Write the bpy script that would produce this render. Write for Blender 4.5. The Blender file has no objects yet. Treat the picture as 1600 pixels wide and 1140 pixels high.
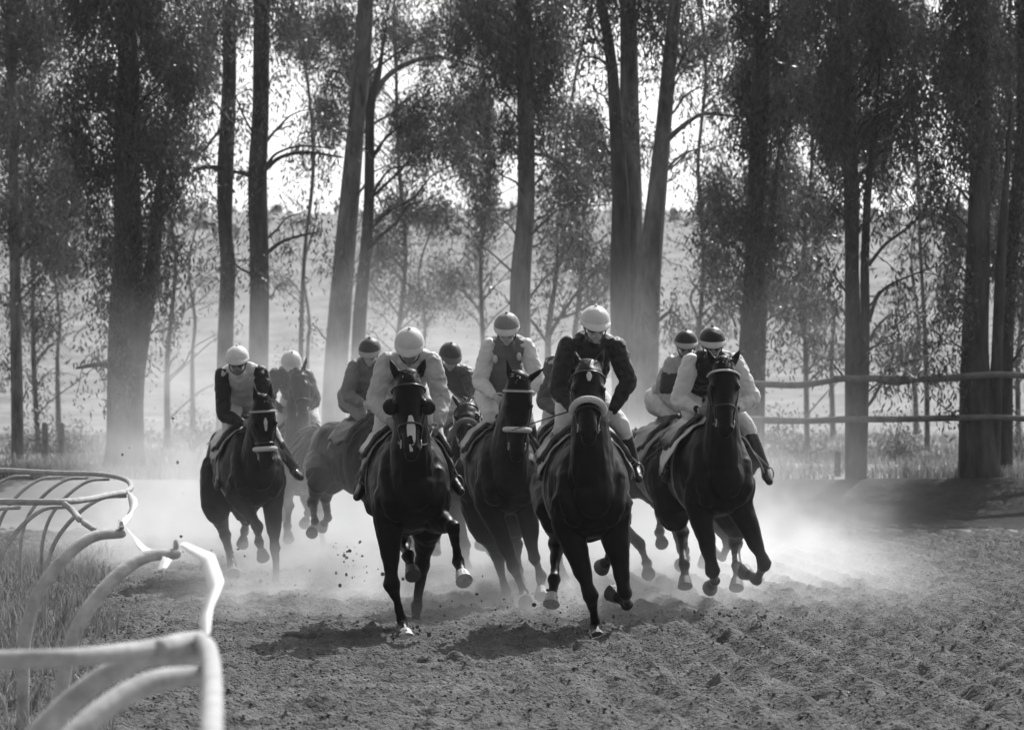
import bpy, math, random
import numpy as np
from mathutils import Vector, noise as mnoise
NRM = {}

# ------------------------------------------------------------------ camera, world, sun, exposure
sc = bpy.context.scene
COL = sc.collection
R = math.radians
CAMH, FPX, HX, HY = 1.85, 4860.0, 800.0, 617.0
cam = bpy.data.cameras.new('camera'); camo = bpy.data.objects.new('camera', cam); COL.objects.link(camo)
camo.location = (0, 0, CAMH); camo.rotation_euler = (R(90), 0, 0)
cam.sensor_width = 36; cam.lens = FPX / 1600 * 36; cam.shift_y = (HY - 570) / 1600
cam.clip_start = .1; cam.clip_end = 3000
cam.dof.use_dof = True; cam.dof.focus_distance = 23.6; cam.dof.aperture_fstop = 4.0
sc.camera = camo
SUN_EL, SUN_AZ = 47.0, 27.0
w = bpy.data.worlds.new("World"); sc.world = w; w.use_nodes = True
nt = w.node_tree; bg = nt.nodes['Background']
sky = nt.nodes.new('ShaderNodeTexSky'); sky.sky_type = 'NISHITA'; sky.sun_disc = False
sky.sun_elevation = R(SUN_EL); sky.sun_rotation = R(SUN_AZ); sky.dust_density = 3.0
bw = nt.nodes.new('ShaderNodeRGBToBW')            # black and white film
nt.links.new(sky.outputs[0], bw.inputs[0]); nt.links.new(bw.outputs[0], bg.inputs[0]); bg.inputs[1].default_value = .15
sun = bpy.data.lights.new('sun', 'SUN'); sun.energy = 3.6; sun.angle = R(.53); sun.color = (1, 1, 1)
suno = bpy.data.objects.new('sun', sun); COL.objects.link(suno)
sd = Vector((math.sin(R(SUN_AZ)) * math.cos(R(SUN_EL)), math.cos(R(SUN_AZ)) * math.cos(R(SUN_EL)), math.sin(R(SUN_EL))))
suno.rotation_euler = sd.to_track_quat('Z', 'Y').to_euler(); suno.location = (20, 60, 40)
sc.view_settings.view_transform = 'Standard'; sc.view_settings.look = 'None'
sc.view_settings.exposure = 0.5; sc.view_settings.gamma = 1
cy = sc.cycles
cy.max_bounces = 6; cy.diffuse_bounces = 2; cy.glossy_bounces = 2; cy.transmission_bounces = 3
cy.volume_bounces = 1; cy.transparent_max_bounces = 16
cy.volume_step_rate = 1.0; cy.volume_max_steps = 128
cy.use_denoising = True; cy.sample_clamp_indirect = 6
random.seed(7); rng = np.random.default_rng(7)

# ------------------------------------------------------------------ materials
def grey(v): return (v, v, v, 1)
def mat(name, v, rough=.6, bump=0, bscale=60, var=0, vscale=8, spec=.5, sheen=0, stretch=None):
    m = bpy.data.materials.new(name); m.use_nodes = True; t = m.node_tree; b = t.nodes['Principled BSDF']
    b.inputs['Base Color'].default_value = grey(v); b.inputs['Roughness'].default_value = rough
    b.inputs['Specular IOR Level'].default_value = spec
    if sheen:
        b.inputs['Sheen Weight'].default_value = sheen; b.inputs['Sheen Roughness'].default_value = .14 if name.startswith('coat') else .3
    tc = t.nodes.new('ShaderNodeTexCoord'); vec = tc.outputs['Object']
    if stretch:
        mp = t.nodes.new('ShaderNodeMapping'); mp.inputs['Scale'].default_value = stretch
        t.links.new(vec, mp.inputs[0]); vec = mp.outputs[0]
    if var:
        n = t.nodes.new('ShaderNodeTexNoise'); n.inputs['Scale'].default_value = vscale; n.inputs['Detail'].default_value = 6
        n.inputs['Roughness'].default_value = .65
        t.links.new(vec, n.inputs['Vector'])
        mr = t.nodes.new('ShaderNodeMapRange'); mr.inputs['From Min'].default_value = .3; mr.inputs['From Max'].default_value = .7
        mr.inputs['To Min'].default_value = v * (1 - var); mr.inputs['To Max'].default_value = v * (1 + var)
        t.links.new(n.outputs['Fac'], mr.inputs[0]); t.links.new(mr.outputs[0], b.inputs['Base Color'])
    if bump:
        n = t.nodes.new('ShaderNodeTexNoise'); n.inputs['Scale'].default_value = bscale; n.inputs['Detail'].default_value = 5
        t.links.new(vec, n.inputs['Vector'])
        bp = t.nodes.new('ShaderNodeBump'); bp.inputs['Strength'].default_value = bump; bp.inputs['Distance'].default_value = .06 if name == 'track_soil' else .02
        t.links.new(n.outputs['Fac'], bp.inputs['Height']); t.links.new(bp.outputs[0], b.inputs['Normal'])
    return m
def leafmat(name, v, trans):
    m = bpy.data.materials.new(name); m.use_nodes = True; t = m.node_tree
    b = t.nodes['Principled BSDF']; b.inputs['Roughness'].default_value = .38
    tr = t.nodes.new('ShaderNodeBsdfTranslucent'); mx = t.nodes.new('ShaderNodeMixShader'); mx.inputs[0].default_value = trans
    g = t.nodes.new('ShaderNodeNewGeometry')
    mr = t.nodes.new('ShaderNodeMapRange'); mr.inputs['To Min'].default_value = v * .55; mr.inputs['To Max'].default_value = v * 1.6
    t.links.new(g.outputs['Random Per Island'], mr.inputs[0])
    t.links.new(mr.outputs[0], b.inputs['Base Color']); t.links.new(mr.outputs[0], tr.inputs[0])
    t.links.new(b.outputs[0], mx.inputs[1]); t.links.new(tr.outputs[0], mx.inputs[2])
    t.links.new(mx.outputs[0], t.nodes['Material Output'].inputs[0]); return m
_mc = {}
def M(kind, v):
    k = (kind, round(v, 3))
    if k not in _mc:
        nm = f'{kind}_{int(v*1000)}'
        if kind == 'coat': _mc[k] = mat(nm, v * .3, .42, .12, 25, .3, 5, spec=.10, sheen=.18)
        elif kind == 'silk': _mc[k] = mat(nm, v, .5, .55, 14, .08, 12, spec=.25, sheen=.3)
        elif kind == 'cloth': _mc[k] = mat(nm, v, .8, .35, 30, .1, 20, spec=.2, sheen=.2)
        elif kind == 'skin': _mc[k] = mat(nm, v, .5, .1, 60, .15, 20)
        elif kind == 'leather': _mc[k] = mat(nm, v, .28, .15, 40, .2, 20)
        elif kind == 'hair': _mc[k] = mat(nm, v, .5, 0, 1, 0, 1, sheen=.2)
        elif kind == 'wool': _mc[k] = mat(nm, v, .95, 1.0, 90, .15, 60, spec=.1, sheen=.4)
        elif kind == 'shell': _mc[k] = mat(nm, v, .3, .15, 30, .08, 20)
        elif kind == 'horn': _mc[k] = mat(nm, v, .55, .4, 50, .3, 20)
    return _mc[k]
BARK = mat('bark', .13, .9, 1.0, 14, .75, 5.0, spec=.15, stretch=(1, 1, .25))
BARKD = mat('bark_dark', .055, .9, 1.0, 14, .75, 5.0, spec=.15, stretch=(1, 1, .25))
WOOD = mat('old_wood', .13, .9, .8, 20, .5, 4, spec=.2)
PVC = mat('rail_paint', .36, .85, .3, 30, .3, 9, spec=.2)
PVCG = mat('weathered_pvc', .42, .8, .3, 30, .35, 9, spec=.15)
TAPE = mat('tape', .85, .5, .3, 25)
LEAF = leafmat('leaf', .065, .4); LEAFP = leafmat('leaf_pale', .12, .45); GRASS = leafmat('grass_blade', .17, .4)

# ------------------------------------------------------------------ mesh helpers
def tag(o, label=None, cat=None, group=None, kind=None):
    if label: o['label'] = label
    if cat: o['category'] = cat
    if group: o['group'] = group
    if kind: o['kind'] = kind
    return o
def empty(name, loc, label, cat, group=None):
    o = bpy.data.objects.new(name, None); COL.objects.link(o); o.location = loc; o.empty_display_size = .2
    return tag(o, label, cat, group)
def mesh_np(name, V, F):
    me = bpy.data.meshes.new(name)
    V = np.asarray(V, dtype=np.float32)
    if isinstance(F, np.ndarray):
        n, k = F.shape
        me.vertices.add(len(V)); me.vertices.foreach_set('co', V.ravel())
        me.loops.add(n * k); me.loops.foreach_set('vertex_index', F.astype(np.int32).ravel())
        me.polygons.add(n); me.polygons.foreach_set('loop_start', np.arange(0, n * k, k, dtype=np.int32))
        me.polygons.foreach_set('loop_total', np.full(n, k, dtype=np.int32)); me.update(calc_edges=True)
    else:
        me.from_pydata(V.tolist(), [], F); me.update()
    return me
def obj(name, VF, m, parent=None, smooth=True, loc=None):
    V, F = VF; V = np.asarray(V, dtype=np.float64)
    base = Vector((0, 0, 0)); p = parent
    while p is not None: base += p.location; p = p.parent
    if loc is not None: base = Vector(loc)
    me = mesh_np(name, V - np.array(base)[None, :], F)
    o = bpy.data.objects.new(name, me); COL.objects.link(o); me.materials.append(m)
    if smooth: me.polygons.foreach_set('use_smooth', np.ones(len(me.polygons), dtype=bool))
    if parent: o.parent = parent
    elif loc is not None: o.location = loc
    return o
def join(parts):
    V = []; F = []; n = 0
    for v, f in parts:
        V.extend([tuple(q) for q in v]); F.extend([tuple(i + n for i in q) for q in f]); n += len(v)
    return V, F
def nrm(v):
    v = np.asarray(v, float); l = np.linalg.norm(v); return v / l if l > 1e-9 else v
def tube(pts, rads, seg=12, up=None, sub=4, caps=True):
    """closed swept tube, rads: number or (side, up) pair per point"""
    P = [np.asarray(p, float) for p in pts]
    Rr = [np.array(r if isinstance(r, (tuple, list)) else (r, r), float) for r in rads]
    if len(P) > 2 and sub > 1:
        nP = []; nR = []
        for i in range(len(P) - 1):
            p0 = P[i - 1] if i else 2 * P[0] - P[1]; p1 = P[i]; p2 = P[i + 1]; p3 = P[i + 2] if i + 2 < len(P) else 2 * P[-1] - P[-2]
            for k in range(sub):
                t = k / sub
                nP.append(.5 * ((2 * p1) + (-p0 + p2) * t + (2 * p0 - 5 * p1 + 4 * p2 - p3) * t * t + (-p0 + 3 * p1 - 3 * p2 + p3) * t ** 3))
                nR.append(Rr[i] * (1 - t) + Rr[i + 1] * t)
        nP.append(P[-1]); nR.append(Rr[-1]); P, Rr = nP, nR
    n = len(P); T = [nrm(P[min(i + 1, n - 1)] - P[max(i - 1, 0)]) for i in range(n)]
    rings = []
    u = np.asarray(up, float) if up is not None else (np.array([0, 0, 1.]) if abs(T[0][2]) < .9 else np.array([0, 1., 0]))
    fr = []
    for i in range(n):
        uu = u - T[i] * np.dot(u, T[i])
        if np.linalg.norm(uu) < 1e-4: uu = np.cross(T[i], [1, .3, .2])
        uu = nrm(uu); s = np.cross(T[i], uu); fr.append((s, uu))
        if up is None: u = uu
    def ring(c, s, uu, r): 
        a = np.arange(seg) * 2 * math.pi / seg
        return c + np.outer(np.cos(a) * r[0], s) + np.outer(np.sin(a) * r[1], uu)
    if caps:
        for k in (3, 2, 1):
            a = k * math.pi / 7; rings.append(ring(P[0] - T[0] * min(Rr[0]) * math.sin(a), *fr[0], Rr[0] * math.cos(a)))
    for i in range(n): rings.append(ring(P[i], *fr[i], Rr[i]))
    if caps:
        for k in (1, 2, 3):
            a = k * math.pi / 7; rings.append(ring(P[-1] + T[-1] * min(Rr[-1]) * math.sin(a), *fr[-1], Rr[-1] * math.cos(a)))
    V = [tuple(q) for r in rings for q in r]; F = []
    for i in range(len(rings) - 1):
        for j in range(seg):
            a = i * seg + j; b = i * seg + (j + 1) % seg; F.append((a, b, b + seg, a + seg))
    F.append(tuple(reversed(range(seg)))); m = (len(rings) - 1) * seg; F.append(tuple(m + j for j in range(seg)))
    return V, F
def ellip(c, ax, r, seg=14):
    """ellipsoid, ax = three unit axes, r = three radii"""
    c = np.asarray(c, float); A = [np.asarray(a, float) * q for a, q in zip(ax, r)]
    V = []; F = []; n = seg // 2
    for i in range(1, n):
        th = math.pi * i / n
        for j in range(seg):
            ph = 2 * math.pi * j / seg
            V.append(tuple(c + A[0] * math.sin(th) * math.cos(ph) + A[1] * math.sin(th) * math.sin(ph) + A[2] * math.cos(th)))
    V.append(tuple(c + A[2])); V.append(tuple(c - A[2])); t = len(V) - 2; b = t + 1
    for i in range(n - 2):
        for j in range(seg):
            a = i * seg + j; q = i * seg + (j + 1) % seg; F.append((a, a + seg, q + seg, q))
    for j in range(seg):
        F.append((t, j, (j + 1) % seg)); m = (n - 2) * seg; F.append((b, m + (j + 1) % seg, m + j))
    return V, F
AX = (np.array([1., 0, 0]), np.array([0, 1., 0]), np.array([0, 0, 1.]))
def fuse(parts, voxel, smooth=4, wr=0, fr=9., ridge=True):
    """melt overlapping closed shapes into one continuous skin"""
    V, F = join(parts); me = mesh_np('t', V, F); o = bpy.data.objects.new('t', me); COL.objects.link(o)
    r = o.modifiers.new('r', 'REMESH'); r.mode = 'VOXEL'; r.voxel_size = voxel
    s = o.modifiers.new('s', 'SMOOTH'); s.factor = .5; s.iterations = smooth
    dg = bpy.context.evaluated_depsgraph_get(); ev = o.evaluated_get(dg); m2 = ev.to_mesh()
    n = len(m2.vertices); V = np.empty(n * 3, dtype=np.float32); m2.vertices.foreach_get('co', V); V = V.reshape(-1, 3)
    F = [tuple(p.vertices) for p in m2.polygons]; nn_ = np.empty(n * 3, dtype=np.float32); m2.vertices.foreach_get('normal', nn_); NRM['n'] = nn_.reshape(-1, 3).astype(float); ev.to_mesh_clear()
    if wr:
        nv = np.empty(n * 3, dtype=np.float32); dn = NRM['n']; V = V.astype(float)
        for i in range(n):
            p = Vector(V[i]) * fr; q = mnoise.noise(p + Vector((0, 0, 3.1))) + .5 * mnoise.noise(p * 2.3)
            V[i] += dn[i] * wr * ((1 - 2.2 * abs(q)) if ridge else q)
    bpy.data.objects.remove(o); bpy.data.meshes.remove(me)
    return V, F

# where a point of the view lies at distance D
def at(x, y, D): return np.array([(x - HX) / FPX * D, D, CAMH + (HY - y) / FPX * D])
def reach(parent, xy, L, sign):
    """joint seen at xy, a bone of length L away from its parent; sign -1 nearer, +1 farther"""
    d = np.array([(xy[0] - HX) / FPX, 1, (HY - xy[1]) / FPX]); c = np.array([0, 0, CAMH]) - parent
    a = d @ d; b = 2 * d @ c; q = c @ c - L * L; disc = b * b - 4 * a * q
    t = -b / (2 * a) if disc <= 0 else (-b + sign * math.sqrt(disc)) / (2 * a)
    return np.array([0, 0, CAMH]) + d * t

# ------------------------------------------------------------------ value noise
def _h(i, j, s):
    n = (i.astype(np.int64) * 374761393 + j.astype(np.int64) * 668265263 + s * 974711) & 0x7fffffff
    n = ((n ^ (n >> 13)) * 1274126177) & 0x7fffffff
    return ((n ^ (n >> 16)) & 0xffff) / 65535.0
def vnoise(x, y, s=0):
    i = np.floor(x); j = np.floor(y); fx = x - i; fy = y - j; fx = fx * fx * (3 - 2 * fx); fy = fy * fy * (3 - 2 * fy)
    return (_h(i, j, s) * (1 - fx) + _h(i + 1, j, s) * fx) * (1 - fy) + (_h(i, j + 1, s) * (1 - fx) + _h(i + 1, j + 1, s) * fx) * fy
def fbm(x, y, o=4, s=0):
    a = 1; t = 0; z = 0
    for k in range(o): z = z + a * vnoise(x * 2 ** k, y * 2 ** k, s + k); t += a; a *= .5
    return z / t
def sstep(a, b, x): t = np.clip((x - a) / (b - a), 0, 1); return t * t * (3 - 2 * t)

# ------------------------------------------------------------------ ground, track, hills
def ground_h(x, y):
    x = np.asarray(x, float); y = np.asarray(y, float)
    e = 43.3 + .5 * np.sin(x * .35)
    z = .6 * sstep(e, e + 2.6, y) + .12 * (fbm(x * .3, y * .3, 3, 5) - .5) * sstep(e, e + 2, y)
    z = z + sstep(120, 300, y) * (17.5 + 5 * (fbm(x * .02, y * .006, 3, 9) - .5)) + sstep(300, 400, y) * 3
    z = z - .12 * (sstep(12.2, 12.6, y) * (1 - sstep(42.2, 42.6, y))) * (sstep(-13.8, -13.4, x) * (1 - sstep(13.4, 13.8, x)))
    return z
def gridmesh(xs, ys, fn):
    X, Y = np.meshgrid(xs, ys); Z = fn(X, Y); V = np.stack([X, Y, Z], -1).reshape(-1, 3)
    nx, ny = len(xs), len(ys); i = np.arange(nx - 1); j = np.arange(ny - 1); I, J = np.meshgrid(i, j); a = (J * nx + I).ravel()
    return V, np.stack([a, a + 1, a + 1 + nx, a + nx], 1)
EARTH = mat('dry_earth', .2, .95, .8, 6, .4, 2.0, spec=.15)
FIELD = mat('field_grass', .21, .95, .8, 3, .35, .35, spec=.1)
TRACKM = mat('track_soil', .115, .95, 1.0, 34, .5, 1.6, spec=.15)
xs = np.unique(np.concatenate([np.linspace(-220, -14, 60), np.linspace(-14, 14, 57), np.linspace(14, 220, 60)]))
ys = np.unique(np.concatenate([np.linspace(-12, 12, 20), np.linspace(12, 41, 30), np.linspace(41, 60, 96), np.linspace(60, 415, 120)]))
tag(obj('ground', gridmesh(xs, ys, ground_h), FIELD), kind='structure')
VERGE_SHADE = mat('painted_verge_shade', .032, .95, 1.0, 14, .45, 2.5, spec=.1)  # tree shade along the bank, painted in as a strip of darker soil
tag(obj('verge_shade', gridmesh(np.linspace(1.5, 16, 70), np.linspace(43.0, 46.6, 40), lambda x, y: ground_h(x, y) + .012 + .02 * fbm(x * 3, y * 3, 3, 61) * sstep(43, 43.6, y) - .06 * sstep(46.1, 46.6, y) - .08 * (1 - sstep(1.6, 4.0, x + .6 * fbm(x, y, 2, 3)))), VERGE_SHADE), kind='structure')
def track_h(x, y):
    u = x + .064 * y + .25 * (fbm(x * .15, y * .1, 2, 18) - .5)
    z = .024 * (fbm(x * 1.1, y * .8, 3, 1) - .5) * 2
    z = z + .034 * np.sin(u * 2 * math.pi / .31) * (.35 + 1.0 * fbm(x * .6, y * .3, 2, 8)) * (.3 + .8 * sstep(-1, 2, x))
    c = fbm(x * 9, y * 9, 3, 20); z = z + .045 * np.clip(c - .55, 0, 1) * 2.2 - .02 * np.clip(.42 - c, 0, 1) * 2
    h = fbm(x * 3.1, y * 2.6, 2, 31); z = z - .06 * np.clip(h - .66, 0, 1) * 3
    c = vnoise(x * 19, y * 19, 40); z = z + .034 * np.clip(c - .5, 0, 1) * 2 + .008 * vnoise(x * 37, y * 37, 41)
    return z - .02
yy = [12.3]
while yy[-1] < 43.6: yy.append(yy[-1] + (.025 if yy[-1] < 24 else .025 + (yy[-1] - 24) * .0028))
xs = np.unique(np.concatenate([np.linspace(-13.6, -7, 60), np.linspace(-7, 7, 600), np.linspace(7, 13.6, 60)]))
TV, TF = gridmesh(xs, np.array(yy), track_h); NX = len(xs); YA = np.array(yy); gp = np.random.default_rng(31)
TV = TV.reshape(len(yy), NX, 3)
for k in range(520):      # hoof prints
    hx_, hy_ = gp.uniform(-6, 6.5), gp.uniform(15, 40); r_ = gp.uniform(.06, .10); i0, i1 = np.searchsorted(YA, (hy_ - .3, hy_ + .3)); j0, j1 = np.searchsorted(xs, (hx_ - .3, hx_ + .3))
    if i1 <= i0 or j1 <= j0: continue
    P_ = TV[i0:i1, j0:j1]; q = np.hypot(P_[..., 0] - hx_, (P_[..., 1] - hy_) * .8) / r_
    P_[..., 2] += -gp.uniform(.025, .055) * np.exp(-q ** 4) + .022 * np.exp(-((q - 1.35) / .35) ** 2) * (1 if gp.random() < .6 else .3)
tag(obj('dirt_track', (TV.reshape(-1, 3), TF), TRACKM), kind='structure')

def stones(n, xr, yr, r0, r1, zfn, seed):
    g = np.random.default_rng(seed); V = []; F = []
    base = np.array([[1, 0, 0], [-1, 0, 0], [0, 1, 0], [0, -1, 0], [0, 0, 1], [0, 0, -1]], float)
    tri = np.array([[0, 2, 4], [2, 1, 4], [1, 3, 4], [3, 0, 4], [2, 0, 5], [1, 2, 5], [3, 1, 5], [0, 3, 5]])
    c = np.stack([g.uniform(*xr, n), g.uniform(*yr, n)], 1); r = r0 + (r1 - r0) * g.random(n) ** 3
    z = zfn(c[:, 0], c[:, 1]) + r * .3
    v = base[None] * (r[:, None, None] * g.uniform(.6, 1.35, (n, 6, 1))); th = g.uniform(0, 6.3, n)
    cx = v[..., 0] * np.cos(th)[:, None] - v[..., 1] * np.sin(th)[:, None]; cyy = v[..., 0] * np.sin(th)[:, None] + v[..., 1] * np.cos(th)[:, None]
    V = np.stack([cx + c[:, 0, None], cyy + c[:, 1, None], v[..., 2] * .75 + z[:, None]], -1).reshape(-1, 3)
    F = (tri[None] + (np.arange(n) * 6)[:, None, None]).reshape(-1, 3); return V, F
tag(obj('loose_soil', stones(110000, (-7.5, 7.5), (15, 40), .003, .017, track_h, 3), mat('clod', .12, .95, .5, 60, .5, 6)), kind='stuff')

# ------------------------------------------------------------------ grass
def blades(n, pos, zf, h0, h1, wd, seed, lean=.35):
    g = np.random.default_rng(seed); P = pos(g, n); n = len(P); z = zf(P[:, 0], P[:, 1])
    h = g.uniform(h0, h1, n); a = g.uniform(0, 6.28, n); la = g.uniform(0, 6.28, n); l = g.uniform(.05, lean, n) * h
    dx, dy = np.cos(a) * wd / 2, np.sin(a) * wd / 2; lx, ly = np.cos(la) * l, np.sin(la) * l
    def pt(t, sgn, k): return np.stack([P[:, 0] + sgn * dx * k + lx * t * t, P[:, 1] + sgn * dy * k + ly * t * t, z + h * t * (1 - .15 * t)], 1)
    V = np.stack([pt(0, -1, 1), pt(0, 1, 1), pt(.55, 1, .8), pt(.55, -1, .8), pt(1, 1, .12), pt(1, -1, .12)], 1).reshape(-1, 3)
    b = (np.arange(n) * 6)[:, None]; F = np.concatenate([b + np.array([[0, 1, 2, 3]]), b + np.array([[3, 2, 4, 5]])]); return V, F
def rail_x(y): return -.94 - .125 * (y - 9.5)
def pos_infield(g, n):
    y = g.uniform(14, 36, n); x = g.uniform(-11, -1, n); k = (x < rail_x(y) - .15 - .5 * fbm(x, y, 2, 3)) & (fbm(x * .9, y * .9, 3, 77) > .40 + .12 * (y < 18))
    return np.stack([x, y], 1)[k]
tag(obj('infield_grass', blades(60000, pos_infield, lambda x, y: 0 * x - .02, .05, .27, .011, 5, .7), GRASS), kind='stuff')
def pos_out(g, n):
    y = 46.3 + 50 * g.random(n) ** 1.8; x = g.uniform(-1, 1, n) * (9 + .17 * y); k = fbm(x * .7, y * .7, 3, 55) > .42
    return np.stack([x, y], 1)[k]
tag(obj('rough_grass', blades(90000, pos_out, ground_h, .06, .26, .02, 6, .6), GRASS), kind='stuff')

# ------------------------------------------------------------------ trees
def leaves(clumps, seed, ln=.12, wd=.03):
    """clumps: (centre, radii, count) -> hanging leaf faces gathered in sprays"""
    g = np.random.default_rng(seed); C = []
    for c, r, n in clumps:
        ns = max(3, n // 14)
        d = g.normal(size=(ns, 3)); d /= np.linalg.norm(d, axis=1)[:, None]; d *= (g.random(ns) ** .45)[:, None]
        d *= 1.0 + .33 * g.normal(size=(ns, 1))
        s = np.asarray(c)[None] + d * np.asarray(r)[None]
        k = np.repeat(s, 14, 0) + g.normal(size=(ns * 14, 3)) * np.array([.085, .085, .24])
        C.append(k)
    C = np.concatenate(C); n = len(C)
    L = ln * g.uniform(.55, 1.35, n); W = wd * g.uniform(.6, 1.3, n)
    d = g.normal(size=(n, 3)) * .55; d[:, 2] -= 1.0; d /= np.linalg.norm(d, axis=1)[:, None]
    s = np.cross(d, g.normal(size=(n, 3))); s /= np.linalg.norm(s, axis=1)[:, None] + 1e-9
    nn = np.cross(d, s)
    V = np.stack([C, C + d * (L * .45)[:, None] + s * (W / 2)[:, None] + nn * (W * .1)[:, None], C + d * L[:, None] + nn * (L * .1)[:, None], C + d * (L * .45)[:, None] - s * (W / 2)[:, None] + nn * (W * .1)[:, None]], 1).reshape(-1, 3)
    return V, (np.arange(n) * 4)[:, None] + np.array([[0, 1, 2, 3]])
def wavy(a, b, seed, sag=.12, n=5):
    g = random.Random(seed); a = np.array(a); b = np.array(b); L = np.linalg.norm(b - a); out = []
    for i in range(n + 1):
        t = i / n; p = a * (1 - t) + b * t + np.array([0, 0, math.sin(t * math.pi) * sag * L])
        if 0 < i < n: p += np.array([g.uniform(-1, 1) for _ in range(3)]) * L * .045
        out.append(p)
    return out
TN = [0]; LD = 1.75; FD_ = .76
def tree(D, trunk, clumps, label, group=None, limbs=(), bark=None, leaf=None, topz=None, twigs=True, lsz=1.0, dens=1.0, stems=(), cat='tree', name='gum_tree', depth=.9):
    """trunk: (x, y, width) in the view at distance D, top to bottom"""
    TN[0] += 1; sd_ = TN[0] * 101; g = random.Random(sd_); bark = bark or BARK; leaf = leaf or LEAF
    bx = (trunk[-1][0] - HX) / FPX * D; bz = float(ground_h(np.array(bx), np.array(D)))
    root = empty(name, (bx, D, bz), label, cat, group)
    def tr(tk, ext=True):
        pts = [at(x, y, D) for x, y, w_ in tk]; rr = [w_ / FPX * D / 2 for x, y, w_ in tk]
        if ext and tk[0][1] <= 5:
            d = nrm(pts[0] - pts[1]); d = nrm(d + np.array([0, 0, .6])); L = max(.6, (topz or 9.2) - pts[0][2])
            pts = [pts[0] + d * L, pts[0] + d * L * .5] + pts; rr = [rr[0] * .25, rr[0] * .65] + rr
        elif ext:
            d = nrm(nrm(pts[0] - pts[1]) + np.array([0, .1, .2])); pts = [pts[0] + d * 1.1, pts[0] + d * .5] + pts; rr = [.006, rr[0] * .5] + rr
        if pts[-1][2] > bz + .1: pts.append(np.array([pts[-1][0], D, bz - .1])); rr.append(rr[-1] * 1.15)
        pts[-1][2] = bz - .15
        rr[-1] *= 1.25
        for k in range(1, len(pts) - 1): pts[k] = pts[k] + np.array([g.uniform(-.02, .02), g.uniform(-.06, .06), 0])
        return pts, rr
    pts, rr = tr(trunk); parts = [tube(pts, rr, 14)]
    for st in stems: 
        p2, r2 = tr(st, True); parts.append(tube(p2, r2, 12))
    tp = np.array(pts)
    cl = []
    for (x, y, rx, ry, n) in clumps:
        dd = g.uniform(-depth, depth); Dc = D + dd; c = at(x, y, Dc); s = Dc / FPX
        cl.append((c, (rx * s, max(.35, (rx + ry) / 2 * s * .8), ry * s), int(n * dens * LD * FD_)))
        # limb from the trunk up into the clump
        zz = c[2] - abs(c[0] - np.interp(c[2], tp[::-1, 2], tp[::-1, 0])) * .6 - .25
        k = np.argmin(abs(tp[:, 2] - zz)); z0 = min(max(zz, tp[-1, 2] + .8), tp[0, 2])
        a = np.array([np.interp(z0, tp[::-1, 2], tp[::-1, 0]), D, z0]); r0 = np.interp(z0, tp[::-1, 2], np.array(rr)[::-1])
        L = np.linalg.norm(c - a)
        if L > .25:
            q = wavy(a, c, sd_ + len(cl), .1); rs = np.linspace(min(r0 * .32, .018 + .008 * L), .006, len(q)); parts.append(tube(q, rs, 7, sub=2))
        if twigs:
            for k in range(max(2, int(n * dens / 260))):
                e = c + np.array([g.gauss(0, .55) * rx * s, g.gauss(0, .4) * rx * s, g.gauss(0, .5) * ry * s - .1])
                st = c * .7 + a * .3 if L > .25 else c
                parts.append(tube(wavy(st, e, sd_ + k, .08, 4), np.linspace(.011, .003, 5), 5, sub=2))
    for lb in limbs:
        P = [at(x, y, D - .25) for x, y, w_ in lb]; parts.append(tube(P, [w_ / FPX * D / 2 for x, y, w_ in lb], 8, sub=4))
        for k in range(7):
            t = g.uniform(.3, 1); i = min(int(t * (len(P) - 1)), len(P) - 2); f_ = t * (len(P) - 1) - i; p = P[i] * (1 - f_) + P[i + 1] * f_
            e = p + np.array([g.gauss(0, .3), g.gauss(0, .3), g.gauss(.05, .25)])
            parts.append(tube(wavy(p, e, k, .1, 3), np.linspace(.010, .003, 4), 5, sub=2)); cl.append((e, (.22, .22, .2), 28))
    if cl: 
        for k in range(3):      # a loose top above the highest clump
            t = max(cl, key=lambda q: q[0][2])[0]
        if trunk[0][1] <= 5:
            t = pts[0]
            for k in range(5): cl.append((t + np.array([g.gauss(0, .5), g.gauss(0, .5), g.gauss(-.5, .5)]), (.75, .75, .6), 1500 if trunk[0][0] > 1150 or trunk[0][0] < 250 else 700))  # unseen top leaves, added thicker on the right trees to shade the bank
    obj('trunk', join(parts), bark, root)
    if cl: obj('crown', leaves(cl, sd_, .12 * lsz, .030 * lsz), leaf, root, smooth=False)
    return root
G1 = 'tall gum trees behind the track'
def blk(x0, y0, x1, y1, step, r, n, seed, keep=1.0):
    g = random.Random(seed); out = []
    y = y0
    while y <= y1:
        x = x0
        while x <= x1:
            if g.random() < keep: out.append((x + g.uniform(-.4, .4) * step, y + g.uniform(-.4, .4) * step, r * g.uniform(.7, 1.2), r * g.uniform(.7, 1.2), n))
            x += step
        y += step
    return out
tree(60, [(14, 0, 14), (20, 240, 16), (25, 420, 18), (28, 700, 20)],
     blk(-30, -20, 110, 330, 58, 42, 520, 1, .85) + [(30, 370, 50, 30, 420), (60, 440, 55, 28, 380), (10, 470, 40, 30, 300), (100, 400, 36, 26, 260), (55, 600, 40, 25, 160), (0, 560, 30, 30, 160)],
     'slender gum tree with a hazy trunk at the far left edge of the view', G1, leaf=LEAF)
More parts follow.
